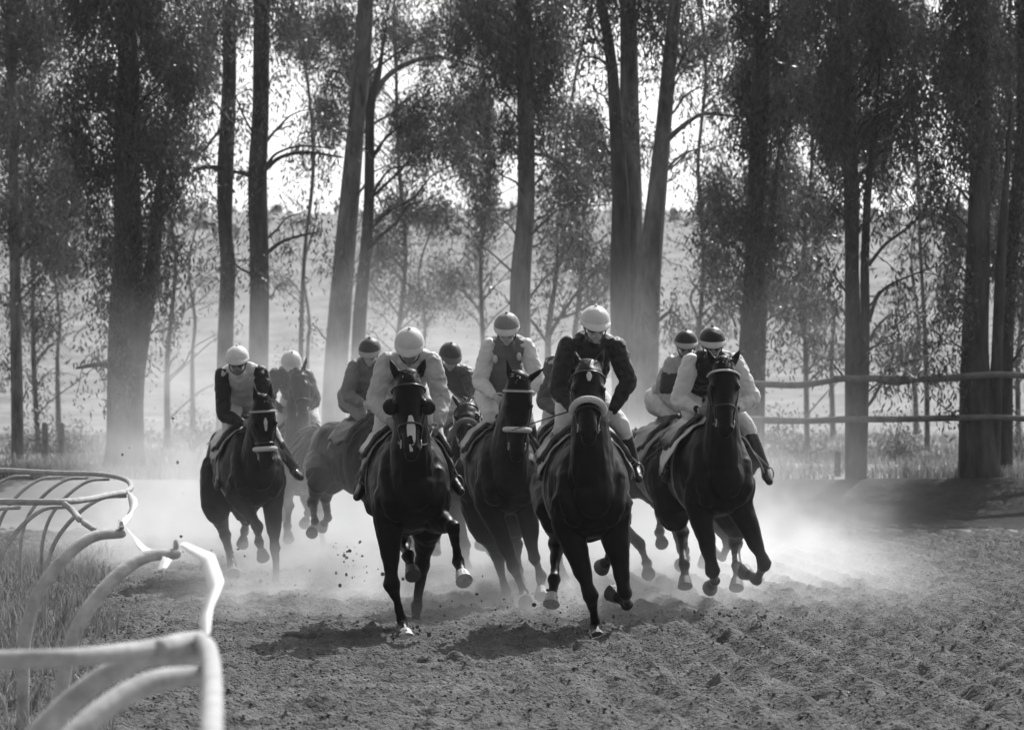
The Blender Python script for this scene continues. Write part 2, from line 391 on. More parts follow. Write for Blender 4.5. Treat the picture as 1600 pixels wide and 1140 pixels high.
tree(50, [(196, 0, 28), (200, 130, 34), (198, 250, 40), (202, 400, 46), (195, 520, 50), (192, 690, 54)],
     blk(120, -20, 300, 300, 56, 44, 800, 2, .95) + [(240, 330, 50, 40, 800), (175, 400, 55, 34, 700), (262, 400, 48, 34, 520), (150, 345, 40, 30, 420), (250, 455, 40, 26, 300), (160, 470, 28, 26, 200), (265, 500, 28, 24, 130), (170, 560, 24, 18, 120), (290, 120, 40, 30, 500), (200, 180, 40, 30, 700), (195, 290, 44, 30, 700), (205, 380, 44, 26, 500), (185, 470, 40, 22, 260), (215, 540, 40, 22, 180), (185, 610, 30, 20, 110)],
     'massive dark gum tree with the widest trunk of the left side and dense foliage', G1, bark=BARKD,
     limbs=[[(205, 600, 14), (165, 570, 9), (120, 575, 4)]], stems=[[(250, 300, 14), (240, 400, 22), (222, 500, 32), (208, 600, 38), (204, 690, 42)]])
tree(56, [(358, 0, 21), (357, 120, 22), (352, 270, 26), (352, 360, 22), (355, 420, 24), (351, 560, 25), (350, 715, 27)],
     [(330, 60, 36, 40, 260), (375, 40, 28, 36, 160), (320, 150, 34, 32, 170), (300, 235, 28, 24, 90), (330, 340, 24, 18, 60), (375, 180, 20, 22, 70), (322, 300, 26, 20, 60)],
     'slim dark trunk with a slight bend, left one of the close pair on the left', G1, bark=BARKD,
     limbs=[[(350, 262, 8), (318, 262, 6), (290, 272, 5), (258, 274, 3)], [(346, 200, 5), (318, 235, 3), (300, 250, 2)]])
tree(54, [(411, 0, 25), (407, 170, 26), (403, 280, 30), (404, 420, 30), (404, 560, 31), (404, 712, 33)],
     [(445, 40, 34, 44, 330), (440, 110, 24, 22, 120), (385, 150, 20, 20, 60), (490, 170, 22, 20, 60), (455, 190, 20, 18, 50), (385, 330, 18, 18, 50), (480, 330, 18, 14, 30), (450, 440, 30, 16, 50)],
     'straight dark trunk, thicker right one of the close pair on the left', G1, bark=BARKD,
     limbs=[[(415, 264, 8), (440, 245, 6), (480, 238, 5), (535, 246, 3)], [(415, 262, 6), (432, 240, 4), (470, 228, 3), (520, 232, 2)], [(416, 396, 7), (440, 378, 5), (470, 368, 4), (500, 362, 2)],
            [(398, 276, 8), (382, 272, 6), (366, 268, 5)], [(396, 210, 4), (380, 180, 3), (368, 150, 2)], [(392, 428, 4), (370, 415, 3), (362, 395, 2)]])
tree(58, [(572, 0, 24), (566, 100, 27), (556, 200, 27), (542, 340, 32), (532, 480, 36), (522, 610, 38), (520, 705, 40)],
     [(520, 40, 44, 44, 560), (515, 110, 44, 36, 560), (510, 190, 34, 26, 380), (560, 60, 34, 34, 380), (540, 150, 28, 28, 260), (640, 60, 40, 36, 240), (700, 40, 40, 46, 620), (690, 130, 36, 22, 150), (520, 400, 26, 20, 90), (475, 500, 26, 16, 60), (620, 250, 30, 24, 200), (610, 20, 30, 30, 240)],
     'pale leaning trunk behind the riders with a thinner dark trunk beside it', G1,
     limbs=[[(572, 175, 12), (600, 125, 9), (640, 98, 8), (690, 90, 6), (745, 105, 4)], [(585, 345, 5), (610, 325, 4), (650, 315, 3)]])
tree(57, [(590, 120, 10), (580, 170, 14), (577, 330, 17), (563, 480, 21), (556, 600, 22), (552, 708, 23)],
     [(640, 190, 38, 34, 480), (680, 170, 36, 34, 480), (720, 200, 40, 34, 620), (665, 235, 40, 26, 400), (740, 250, 38, 26, 380), (620, 320, 34, 24, 200), (600, 370, 30, 24, 160), (690, 300, 26, 18, 120), (560, 430, 20, 18, 60)],
     'thin dark trunk leaning close behind the pale leaning trunk', G1, bark=BARKD)
tree(54, [(818, 0, 24), (820, 120, 26), (821, 240, 27), (820, 340, 28), (815, 430, 32), (812, 520, 33), (810, 712, 35)],
     blk(730, -10, 900, 170, 44, 34, 540, 3, .95) + [(790, 215, 34, 26, 380), (850, 215, 30, 28, 320), (770, 260, 26, 22, 170), (880, 250, 34, 30, 420), (905, 300, 34, 28, 400), (880, 350, 26, 20, 160), (760, 330, 28, 22, 150), (910, 400, 26, 24, 160), (740, 380, 28, 22, 120)],
     'straight gum tree with a dense dark crown, directly behind the middle riders', G1,
     limbs=[[(832, 365, 5), (852, 345, 4), (880, 325, 3), (950, 320, 2)], [(834, 240, 5), (870, 250, 4), (900, 280, 3)]])
tree(52, [(938, 0, 15), (948, 60, 17), (958, 120, 18), (962, 180, 20), (968, 300, 26), (970, 420, 30), (972, 560, 32), (974, 715, 34)],
     [(935, 190, 20, 26, 120), (940, 250, 24, 26, 200), (920, 130, 14, 14, 40), (915, 210, 24, 20, 160)],
     'thin dark trunk that joins the trio of trunks at its left', G1, bark=BARKD, limbs=[[(958, 110, 6), (935, 92, 4), (912, 88, 3)], [(956, 95, 5), (930, 62, 3), (915, 70, 2)]])
tree(52.4, [(980, 0, 26), (982, 100, 28), (984, 200, 32), (985, 300, 36), (986, 420, 38), (990, 560, 44), (992, 718, 50)],
     [(1000, 20, 22, 24, 160), (1010, 120, 20, 24, 90), (1004, 230, 24, 24, 200), (990, 190, 20, 20, 140)],
     'broad pale straight trunk in the middle of the trio of trunks', G1)
tree(51.5, [(1056, 0, 20), (1044, 120, 23), (1036, 210, 25), (1026, 320, 31), (1014, 430, 38), (1006, 560, 44), (1002, 718, 48)],
     [(1070, 40, 34, 30, 280), (1030, 60, 20, 30, 130), (1085, 100, 34, 26, 240), (1120, 120, 30, 24, 180), (1150, 60, 30, 30, 200), (1110, 20, 26, 20, 120), (1060, 270, 20, 18, 70), (1090, 235, 26, 18, 110), (1130, 215, 24, 20, 120), (1140, 160, 20, 16, 80)],
     'trunk leaning to the right, rightmost of the trio of trunks', G1,
     limbs=[[(1046, 215, 10), (1070, 195, 7), (1100, 178, 6), (1150, 182, 4), (1185, 178, 3)], [(1048, 130, 6), (1080, 70, 5), (1130, 55, 3)], [(1030, 500, 6), (1048, 487, 5), (1062, 500, 4), (1068, 520, 3)]])
tree(50, [(1190, 0, 26), (1188, 200, 28), (1182, 330, 28), (1178, 450, 32), (1172, 560, 36), (1170, 720, 38)],
     blk(1175, -10, 1260, 230, 46, 36, 720, 4) + [(1200, 290, 44, 34, 760), (1120, 300, 40, 30, 560), (1150, 350, 44, 36, 860), (1210, 360, 44, 36, 760), (1130, 400, 36, 26, 420), (1190, 420, 50, 30, 620), (1255, 420, 40, 26, 380), (1160, 470, 46, 26, 420), (1230, 480, 44, 26, 360), (1100, 350, 24, 26, 240), (1270, 330, 26, 26, 240), (1120, 450, 30, 20, 160), (1200, 540, 44, 20, 180)],
     'dense dark gum tree with foliage hanging low to the right of the trio of trunks', G1, bark=BARKD, stems=[[(1208, 330, 12), (1200, 400, 16), (1186, 500, 24), (1180, 720, 26)]])
tree(46.25, [(1318, 0, 16), (1324, 180, 22), (1330, 300, 24), (1332, 420, 22), (1334, 480, 24), (1337, 745, 27)],
     blk(1275, -10, 1440, 230, 46, 36, 620, 5, .9) + [(1330, 280, 40, 30, 480), (1385, 260, 34, 30, 320), (1300, 320, 30, 26, 220), (1380, 330, 30, 20, 150), (1290, 420, 26, 20, 160), (1400, 520, 36, 26, 150), (1385, 590, 36, 20, 170), (1430, 480, 30, 26, 120), (1300, 470, 24, 24, 160), (1405, 440, 24, 20, 80), (1290, 560, 30, 18, 90), (1440, 560, 28, 24, 110)],
     'twin stemmed gum tree with a fence rail running in front of its trunk', G1, bark=BARKD, stems=[[(1368, 200, 8), (1358, 300, 12), (1353, 420, 14), (1352, 520, 15), (1343, 745, 18)]],
     limbs=[[(1358, 500, 7), (1372, 462, 5), (1400, 440, 4), (1465, 415, 2)], [(1359, 412, 6), (1385, 380, 5), (1430, 345, 4), (1480, 275, 2)], [(1340, 585, 6), (1400, 600, 4), (1470, 585, 3)]])
tree(46.4, [(1526, 0, 26), (1530, 200, 30), (1527, 420, 38), (1524, 560, 44), (1530, 752, 54)],
     blk(1478, -10, 1560, 330, 48, 34, 560, 6, .85) + [(1480, 400, 30, 30, 260), (1500, 470, 30, 30, 260), (1470, 520, 26, 26, 160), (1490, 580, 26, 22, 150), (1450, 60, 26, 30, 200), (1450, 330, 22, 26, 110), (1480, 640, 20, 18, 60)],
     'thick black trunk standing on the bank behind the fence at the right', G1, bark=BARKD, stems=[[(1574, 270, 10), (1562, 400, 16), (1558, 560, 18), (1548, 752, 22)]])
tree(48, [(1600, 0, 20), (1596, 200, 20), (1580, 400, 22), (1572, 560, 22), (1568, 745, 24)],
     blk(1560, 10, 1680, 420, 50, 34, 520, 7, .8) + [(1590, 470, 26, 26, 180), (1590, 560, 26, 26, 150), (1640, 520, 30, 26, 200)],
     'gum tree cut by the right edge of the view, beside the thick black trunk', G1, bark=BARKD)
tree(56, [(872, 360, 3), (868, 430, 6), (862, 480, 9), (858, 540, 10), (856, 712, 12)],
     [(860, 420, 26, 24, 50), (900, 400, 24, 20, 50), (930, 460, 24, 20, 50)],
     'small bare spreading tree between the middle trunks', None, bark=BARK, name='small_tree',
     limbs=[[(860, 520, 7), (885, 480, 5), (915, 440, 3), (950, 405, 2)], [(861, 500, 6), (895, 490, 4), (930, 470, 3), (955, 440, 2)], [(858, 540, 5), (830, 500, 4), (790, 470, 2)], [(866, 440, 4), (880, 400, 3), (905, 370, 2)]])
DG = [[.9,.9,.85,.5,.35,.8,.6,.95,.9,.55,.6,.8,.95,.9,.75,.9],[.85,.9,.85,.4,.12,.7,.55,.9,.85,.5,.5,.8,.95,.9,.55,.9],[.7,.9,.85,.3,.02,.45,.7,.8,.65,.7,.4,.8,.95,.8,.45,.9],
      [.75,.85,.6,.3,.08,.35,.55,.55,.55,.6,.55,.85,.85,.7,.4,.85],[.6,.7,.4,.15,.2,.25,.4,.3,.4,.35,.4,.8,.7,.5,.45,.7],[.3,.35,.2,.05,.05,.05,.1,.05,.1,.15,.25,.5,.4,.35,.4,.5]]
gg = random.Random(5)
MASS = [(60,120,100,110),(60,330,70,60),(250,60,60,70),(290,120,50,50),(240,190,60,60),(130,260,60,60),(30,230,50,60),(110,420,60,40),(500,60,60,60),(545,125,60,50),(520,185,36,40),(465,40,40,46),(330,70,40,60),(650,175,50,34),(700,215,60,50),(750,160,50,60),(740,40,60,60),(680,70,34,40),(620,60,40,40),(650,235,60,36),
        (760,285,50,40),(720,335,64,26),(635,325,50,26),(600,400,44,30),(830,60,90,90),(900,205,60,50),(880,290,50,50),(930,260,40,60),(780,200,50,50),(1150,110,50,40),(1130,50,44,34),(1085,90,34,36),(1200,100,60,120),(1280,120,70,110),(1360,80,70,90),(1425,60,50,60),(1330,230,70,70),(1200,280,70,60),(1140,325,60,60),
        (1210,370,70,50),(1110,400,44,40),(1280,330,50,50),(1180,450,80,34),(1260,460,50,34),(1400,250,40,50),(1500,80,60,100),(1560,160,60,120),(1560,320,50,70),(1500,360,40,50),(1490,460,35,50),(1590,450,44,50),(1410,540,50,30),(1300,540,50,26),(900,380,50,30),(940,420,40,30),(700,430,60,24),(640,460,50,20),(60,500,60,30)]
for i, (x, D, c0_, c1_, lab) in enumerate([(60, 70, 0, 2, 'second row gum tree filling the left edge behind the slender trunk'), (262, 74, 2, 4, 'second row gum tree between the massive trunk and the close pair'), (470, 76, 4, 5, 'second row gum tree with sparse leaves against the brightest sky'),
        (622, 72, 5, 7, 'second row gum tree just right of the leaning trunks'), (760, 75, 7, 9, 'second row gum tree left of the dense crowned middle trunk'), (900, 71, 9, 10, 'second row gum tree in the gap left of the trio of trunks'),
        (1090, 73, 10, 12, 'second row gum tree just right of the trio of trunks'), (1262, 70, 12, 14, 'second row gum tree left of the twin stemmed trunk'), (1450, 72, 14, 15, 'second row gum tree in the bright gap left of the thick black trunk'), (1590, 69, 15, 17, 'second row gum tree at the right edge of the view')]):
    cl = []
    for r_ in range(6):
        for c_ in range(c0_, c1_):
            d_ = DG[r_][min(c_, 15)]; n_ = int(-math.log(1 - d_) * 520 / LD / 3 * (.75 if r_ < 4 else .6))
            for k in range(3): cl.append((c_ * 100 + gg.uniform(5, 95), r_ * 100 + gg.uniform(5, 95) - 10, gg.uniform(26, 52), gg.uniform(20, 40), n_))
    for (mx, my, ma, mb) in MASS:
        if c0_ * 100 <= min(mx, 1599) < c1_ * 100:
            for k in range(5):
                an_ = gg.uniform(0, 6.28); q_ = gg.random() ** .5 * .75; cl.append((mx + math.cos(an_) * ma * q_, my + math.sin(an_) * mb * q_, ma * .42, mb * .40, int(ma * mb * (.29 if my < 380 else .2) / LD)))
    for k in range(3): cl.append((x + gg.uniform(-50, 50), -50 - 30 * k, 60, 40, 300))
    tree(D, [(x + gg.uniform(-30, 30), 0, 4), (x + gg.uniform(-26, 26), 120, 5), (x + gg.uniform(-22, 22), 260, 6), (x + gg.uniform(-16, 16), 400, 6), (x + gg.uniform(-8, 8), 560, 8), (x, 695, 9)], cl, lab, 'second row of gum trees', lsz=.95, dens=1.25, depth=1.5, topz=13)
W = []; gw = random.Random(3)
for k in range(170):
    x = gw.uniform(-55, 55); y = gw.uniform(225, 300); W.append(((x, y, float(ground_h(x, y)) + gw.uniform(-.5, .8)), (gw.uniform(1.5, 4), 2, gw.uniform(.4, 1.0)), 50))
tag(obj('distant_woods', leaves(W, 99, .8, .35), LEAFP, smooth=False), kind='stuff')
G2 = 'hazy trees farther back in the field'
for i, (D, x, cl, lab) in enumerate([
    (90, 660, blk(590, 370, 760, 490, 46, 34, 190, 11, .9), 'hazy low branching tree behind the leaning pale trunk'),
    (95, 90, blk(-10, 300, 150, 420, 50, 40, 200, 12, .8), 'hazy tree seen between the two leftmost trunks'),
    (88, 480, blk(455, 330, 500, 480, 60, 30, 60, 13, .6), 'thin hazy sapling right of the close pair of dark trunks'),
    (92, 920, blk(855, 340, 1000, 480, 48, 32, 140, 14, .8), 'hazy tree filling the gap left of the trio of trunks'),
    (86, 1085, blk(1070, 440, 1150, 540, 44, 34, 200, 15, .8), 'hazy bushy tree right of the trio of trunks'),
    (90, 1300, blk(1230, 400, 1300, 540, 48, 36, 200, 16, .8), 'hazy tree behind the low hanging dark foliage on the right'),
    (98, 1430, blk(1385, 300, 1470, 520, 50, 34, 110, 17, .8), 'hazy tree in the gap before the thick black trunk'),
    (94, 300, blk(255, 330, 345, 470, 48, 34, 130, 18, .8), 'hazy tree between the massive trunk and the close pair')]):
    ym = min(c[1] for c in cl)
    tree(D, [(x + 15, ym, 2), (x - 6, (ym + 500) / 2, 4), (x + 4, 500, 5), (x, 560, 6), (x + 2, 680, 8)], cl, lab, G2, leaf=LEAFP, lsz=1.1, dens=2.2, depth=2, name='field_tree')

# bushes beyond the track
G3 = 'low bushes beyond the track'
for i, (x, y, D, rx, ry, lab) in enumerate([(300, 660, 70, 60, 26, 'low bush left of the riders beyond the track, fading into dust'), (90, 650, 66, 60, 22, 'low bush between the leftmost trunks, behind the stub posts'),
     (1400, 700, 60, 60, 26, 'low bush behind the fence between the twin stems and the thick trunk'), (1250, 690, 62, 60, 30, 'low bush behind the fence left of the twin stemmed tree'),
     (1600, 690, 58, 50, 30, 'low bush at the right edge behind the fence')]):
    c = at(x, y, D); s = D / FPX; z = float(ground_h(c[0], D)); root = empty('bush', (c[0], D, z), lab, 'bush', G3); c[2] = z + ry * s
    g = random.Random(i + 40); cl = [(c + np.array([g.gauss(0, .5) * rx * s, g.gauss(0, .4), g.uniform(-.5, .5) * ry * s]), (.4, .4, .3), 140) for _ in range(9)]
    obj('stem', join([tube(wavy((c[0], D, z - .05), q[0], k + i, .05, 3), np.linspace(.02, .006, 4), 5, sub=2) for k, q in enumerate(cl)]), BARK, root)
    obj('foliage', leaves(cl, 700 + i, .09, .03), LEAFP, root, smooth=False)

# ------------------------------------------------------------------ timber fence on the right, stub posts at the left
fr = empty('timber_fence', (at(1310, 617, 45.4)[0], 45.4, .6), 'rough timber fence with two log rails in front of the trunks at the right', 'fence')
FD = 46.0
def logrow(ys_, r, seed):
    r = r * .85
    g = random.Random(seed); P = [at(x, y + g.uniform(-2.5, 2.5), FD) for x, y in ys_]; return tube(P, [r * g.uniform(.85, 1.15) for _ in P], 9, sub=3)
obj('rail', logrow([(1130, 600), (1190, 598), (1250, 600), (1310, 594), (1330, 590)], .055, 1), WOOD, fr)
obj('rail', logrow([(1305, 589), (1380, 589), (1460, 594), (1510, 590), (1560, 583), (1640, 588), (1720, 590)], .06, 2), WOOD, fr)
obj('rail', logrow([(1130, 655), (1200, 656), (1260, 658), (1330, 654), (1400, 654), (1480, 655), (1560, 654), (1640, 655), (1720, 656)], .055, 3), WOOD, fr)
for x in (1140, 1700):
    p = at(x, 582, FD + .14); z = float(ground_h(p[0], p[1])); obj('post', tube([(p[0], p[1], z - .2), (p[0] + .02, p[1], z + .8), (p[0], p[1], p[2])], [.08, .075, .07], 9), WOOD, fr)
for x, lab in ((70, 'short weathered stub post left of its twin beyond the looping rail'), (96, 'short weathered stub post right of its twin beyond the looping rail')):
    b = at(x, 715, 60); z = float(ground_h(b[0], 60)); tag(obj('stub_post', tube([(b[0], 60, z - .1), (b[0] + .01, 60, z + .35), (b[0], 60, z + .68)], [.07, .065, .06], 9), WOOD, loc=(b[0], 60, z)), lab, 'post', 'stub posts beyond the rail')
b = at(1309, 745, 47.6); z = float(ground_h(b[0], 47.6)); tag(obj('stub_post', tube([(b[0], 47.6, z - .1), (b[0], 47.6, z + .2), (b[0], 47.6, z + .36)], [.05, .05, .045], 9), WOOD, loc=(b[0], 47.6, z)), 'short stub post at the foot of the twin stemmed tree', 'post')

# ------------------------------------------------------------------ running rail with goose neck posts
RH = 1.1
def railpt(x, y): D = (CAMH - RH) * FPX / (y - HY); return at(x, y, D)
fl = [railpt(*p) for p in [(-260, 782), (-90, 783), (0, 783.5), (60, 784), (107, 783), (140, 779), (168, 773), (192, 769), (203, 764), (205, 758), (200, 751), (188, 746), (168, 742), (145, 740), (105, 739), (60, 737), (0, 734), (-80, 733), (-260, 732)]]
lr = empty('running_rail', (fl[8][0], fl[8][1], 0), 'far white running rail that bends back in a loop above the grass', 'rail')
obj('rail', tube(fl, [.023] * len(fl), 12, sub=4), PVC, lr)
def goose(top, base, bulge=.28, r=.038, drop=.04):
    t = np.array(top); b = np.array(base); h = t[2]
    d = (t - b); d[2] = 0
    return tube([b + (0, 0, -.1), b + (0, 0, .25), b + d * .02 + (0, 0, h * .45), b + d * .14 + (0, 0, h * .66), b + d * .40 + (0, 0, h * .84), b + d * .70 + (0, 0, h * .95), t - (0, 0, drop)],
                [r, r, r, r, r, r * .9, r * .75], 12, sub=5)
for x, y, ox in ((103, 783, -.5), (30, 784, -.5), (-60, 783, -.5), (196, 767, -.6), (170, 742, -.6), (135, 740, -.6), (95, 739, -.6), (45, 737, -.6), (-30, 734, -.6)):
    t = railpt(x, y); obj('gooseneck_post', goose(t, (t[0] + ox, t[1] - .2, 0), r=.017), PVCG, lr)
nl = [railpt(*p) for p in [(-420, 1046), (-200, 1038), (0, 1030), (110, 1027), (210, 1016), (270, 1006), (302, 1001), (322, 1008), (330, 1035), (332, 1085), (330, 1150), (322, 1400)]]
nr = empty('running_rail', (nl[6][0], nl[6][1], 0), 'near out of focus white running rail turning a corner at the lower left', 'rail')
obj('rail', tube(nl, [.027] * len(nl), 14, sub=5), PVC, nr)
for x, y, ox, oy in ((308, 1001, -.62, -.3), (326, 1030, -.55, -.7)):
    t = railpt(x, y); obj('gooseneck_post', goose(t, (t[0] + ox, t[1] + oy, 0), r=.036), PVCG, nr)
obj('rail_bracket', tube([railpt(250, 1012), railpt(285, 1004), railpt(310, 1000)], [.029, .033, .030], 10), PVC, nr)
NP = []
for (x, y, ox, oy, lab) in ((275, 852, -.50, -.5, 'curved goose neck rail post missing its rail, nearer one behind the corner'), (190, 822, -.50, -.4, 'curved goose neck rail post missing its rail, farther one below the loop')):
    t = railpt(x, y); NP.append(t); rt = empty('gooseneck_post', (t[0] + ox, t[1] + oy, 0), lab, 'rail post', 'bare goose neck posts')
    obj('post', goose(t, (t[0] + ox, t[1] + oy, 0), r=.036), PVCG, rt)
    obj('rail_spigot', tube([t - (0, 0, .05), t + (0, 0, .005), t + (0, 0, .02)], [.016, .014, .012], 8), PVCG, rt)
def ribbon(pts, wd, tw0, tw1, th=.004):
    P = [np.asarray(p, float) for p in pts]; q = []; n = 24
    for i in range(n + 1):
        t = i / n * (len(P) - 1); k = min(int(t), len(P) - 2); f = t - k; f = f * f * (3 - 2 * f) * .5 + f * .5; q.append(P[k] * (1 - f) + P[k + 1] * f)
    V = []; F = []
    for i, p in enumerate(q):
        T = nrm(q[min(i + 1, n)] - q[max(i - 1, 0)]); a = tw0 + (tw1 - tw0) * i / n
        s0 = nrm(np.cross(T, (0, 1, 0))); s1 = np.cross(T, s0); s = s0 * math.cos(a) + s1 * math.sin(a); m = np.cross(T, s)
        ww = wd if np.isscalar(wd) else wd[0] + (wd[1] - wd[0]) * math.sin(i / n * math.pi)
        for e, h in ((-1, -1), (1, -1), (1, 1), (-1, 1)): V.append(p + s * e * ww / 2 + m * h * th / 2)
    for i in range(n):
        for j in range(4): F.append((i * 4 + j, i * 4 + (j + 1) % 4, i * 4 + 4 + (j + 1) % 4, i * 4 + 4 + j))
    F += [(3, 2, 1, 0), (n * 4, n * 4 + 1, n * 4 + 2, n * 4 + 3)]; return V, F
c0 = nl[7]
tp = at(338, 915, 11.2)
tag(obj('barrier_tape', ribbon([c0 + (0, 0, .02), at(322, 960, 10), at(338, 915, 11.2), at(326, 872, 13.2), NP[0] + (.03, 0, .01)], (.03, .07), .2, 1.3), TAPE, loc=tuple(c0)), 'white tape sagging from the near corner of the rail to the bare post', 'tape', 'tape tied between the rail posts')
tag(obj('barrier_tape', ribbon([at(262, 868, 15.9), at(240, 868, 16.4), at(222, 852, 16.9), NP[1] + (.02, 0, .0)], (.03, .085), .9, 2.2), TAPE, loc=tuple(NP[0])), 'short white tape tied between the two bare goose neck posts', 'tape', 'tape tied between the rail posts')
tag(obj('barrier_tape', ribbon([NP[1] + (0, -.05, 0), at(196, 808, 18.6), at(205, 800, 19.5), at(207, 786, 21), at(200, 770, 24)], (.03, .12), 1.2, .2), TAPE, loc=tuple(NP[1])), 'white tape hanging from the loop of the far rail', 'tape', 'tape tied between the rail posts')
tag(obj('barrier_tape', ribbon([at(262, 872, 15.4), at(252, 890, 15.3), at(256, 897, 15.3)], .05, 0, 1.5), TAPE, loc=tuple(at(258, 880, 15.4))), 'loose end of white tape dangling under the nearer bare post', 'tape', 'tape tied between the rail posts')
a = railpt(103, 785); tag(obj('broken_rail', tube([a + (0, -.05, -.01), at(113, 797, 21.6), at(124, 811, 21.3)], [.022, .024, .024], 8), PVC, loc=tuple(a)), 'short broken white strut hanging below the far rail', 'rail piece')
tag(obj('broken_rail', tube([at(131, 816, 21.2), at(140, 822, 21.1), at(147, 827, 21)], [.022, .022, .02], 8), PVC, loc=tuple(at(131, 816, 21.2))), 'small white rail stub below the broken strut', 'rail piece')
for k, (x, b_, t_) in enumerate(((90, 900, 785), (98, 905, 784))):
    pass


# ------------------------------------------------------------------ horses and riders
def horse(s):
    D0 = s['D']; k = s.get('k', 1.0); yaw = R(s.get('yaw', 0)); cx = s['cx']; lift = s.get('lift', 0)
    f = np.array([math.sin(yaw), -math.cos(yaw), 0]); sd = np.array([math.cos(yaw), math.sin(yaw), 0]); up = np.array([0, 0, 1.])
    O = at(cx, HY, D0); O[2] = lift; O = O + f * .1
    dz = s.get('dz', 0)
    def L(u, v, w_): return O + (f * u + sd * v + up * (w_ + dz)) * k
    coat = M('coat', s.get('coat', .012)); root = empty('racehorse', tuple(O * (1, 1, 0)), s['label'], 'horse', 'racehorses galloping in the pack')
    P = []
    st = [(-.03, .15, .18, 1.13), (-.10, .205, .25, 1.12), (-.20, .245, .31, 1.12), (-.38, .285, .38, 1.155), (-.65, .30, .38, 1.16), (-.95, .29, .34, 1.19), (-1.2, .26, .29, 1.25), (-1.45, .25, .26, 1.29), (-1.64, .17, .19, 1.26), (-1.7, .08, .1, 1.24)]
    P.append(tube([L(u, 0, z) for u, a_, b_, z in st], [(a_ * k, b_ * k) for u, a_, b_, z in st], 20, up=up, sub=3))
    P.append(tube([L(-.25, 0, 1.45), L(-.5, 0, 1.5), L(-.8, 0, 1.46)], [(.06, .09), (.07, .1), (.08, .08)], 12, up=up))
    for v in (-1, 1):
        P.append(tube([L(-.40, v * .12, 1.42), L(-.2, v * .17, 1.18), L(-.06, v * .15, 1.04)], [(.07, .10), (.085, .14), (.085, .10)], 12))
        P.append(tube([L(-.14, v * .11, 1.16), L(-.10, v * .115, .98)], [.11, .10], 12))
        P.append(tube([L(-1.3, v * .13, 1.38), L(-1.42, v * .15, 1.15), L(-1.25, v * .17, 1.0)], [(.13, .17), (.14, .22), (.11, .16)], 12))
    hoofs = []; foot = {}
    for nm in ('fl', 'fr', 'hl', 'hr'):
        if nm not in s: continue
        v = -1 if nm[1] == 'l' else 1; J = s[nm]
        if nm[0] == 'f':
            a0 = L(-.16, v * .15, 1.06); a1 = L(-.26, v * .16, .92)
            k1 = reach(a1, J[0][:2], .42 * k, J[0][2]); k2 = reach(k1, J[1][:2], .30 * k, J[1][2]); k3 = reach(k2, J[2][:2], .14 * k, J[2][2])
            m1 = a1 * .55 + k1 * .45; m2 = a1 * .15 + k1 * .85
            P.append(tube([a0, a1, m1, m2, k1, k1 * .82 + k2 * .18, k1 * .45 + k2 * .55, k2 * .88 + k1 * .12, k2, k3 * .55 + k2 * .45, k3], [.13 * k, .118 * k, .082 * k, .048 * k, .061 * k, .044 * k, .030 * k, .036 * k, .050 * k, .034 * k, .043 * k], 12, sub=2))
        else:
            a1 = L(-1.40, v * .15, 1.12); h0 = reach(a1, J[0][:2], .36 * k, J[0][2]); k1 = reach(h0, J[1][:2], .42 * k, J[1][2]); k2 = reach(k1, J[2][:2], .36 * k, J[2][2]); k3 = reach(k2, J[3][:2], .14 * k, J[3][2])
            P.append(tube([a1, h0, h0 * .6 + k1 * .4, h0 * .2 + k1 * .8, k1, k1 * .8 + k2 * .2, k1 * .4 + k2 * .6, k2 * .88 + k1 * .12, k2, k3 * .55 + k2 * .45, k3], [.19 * k, .15 * k, .095 * k, .056 * k, .066 * k, .048 * k, .033 * k, .038 * k, .051 * k, .035 * k, .044 * k], 12, sub=2))
        d = nrm(k3 - k2); hoofs.append((k3, d, nm)); foot[nm] = k3
    # neck and head
    nb = L(-.16, 0, 1.22); poll = reach(nb, s['poll'], s.get('neck', .78) * k, -1); muz = reach(poll, s['muzzle'], s.get('headlen', .56) * k, s.get('msign', -1))
    nd = nrm(poll - nb); ha = nrm(muz - poll); hs = s.get('headyaw', 0)
    side = nrm(sd - ha * (sd @ ha)); fw = nrm(np.cross(side, ha));  
    if fw[1] > 0: fw = -fw
    if hs: 
        side2 = side * math.cos(R(hs)) + fw * math.sin(R(hs)); fw = fw * math.cos(R(hs)) - side * math.sin(R(hs)); side = side2
    ncr = nrm(up - nd * nd[2])
    P.append(tube([L(-.52, 0, 1.28), nb, nb * .5 + poll * .5 + ncr * .03, nb * .15 + poll * .85 + ncr * .02, poll - fw * .02], [(.19 * k, .24 * k), (.17 * k, .27 * k), (.125 * k, .20 * k), (.10 * k, .145 * k), (.085 * k, .10 * k)], 16, up=ncr, sub=4))
    def H(t, a_=0, b_=0): return poll + (muz - poll) * t + side * a_ * k + fw * b_ * k   # along, sideways, towards the front of the face
    P.append(tube([H(-.05, 0, -.01), H(.12, 0, 0), H(.30, 0, -.03), H(.48, 0, -.03), H(.68, 0, -.005), H(.85, 0, 0), H(.97, 0, -.005)], [(.085 * k, .085 * k), (.108 * k, .10 * k), (.108 * k, .125 * k), (.088 * k, .115 * k), (.064 * k, .078 * k), (.061 * k, .066 * k), (.053 * k, .052 * k)], 16, up=fw, sub=4))
    P.append(tube([H(.36, 0, -.11), H(.6, 0, -.07), H(.93, 0, -.045)], [.05 * k, .035 * k, .036 * k], 10))          # jaw
    for v in (-1, 1):
        P.append(ellip(H(.29, v * .088, .035), (side, fw, ha), (.03 * k, .028 * k, .038 * k)))                        # brow
        P.append(ellip(H(.93, v * .040, .022), (side, fw, ha), (.024 * k, .030 * k, .034 * k)))                       # nostril rim
        P.append(tube([H(.30, v * .07, -.07), H(.42, v * .065, -.075)], [.055 * k, .05 * k], 10))                     # cheek
    ears = s.get('ears', [(-.35, .9), (.35, .9)])
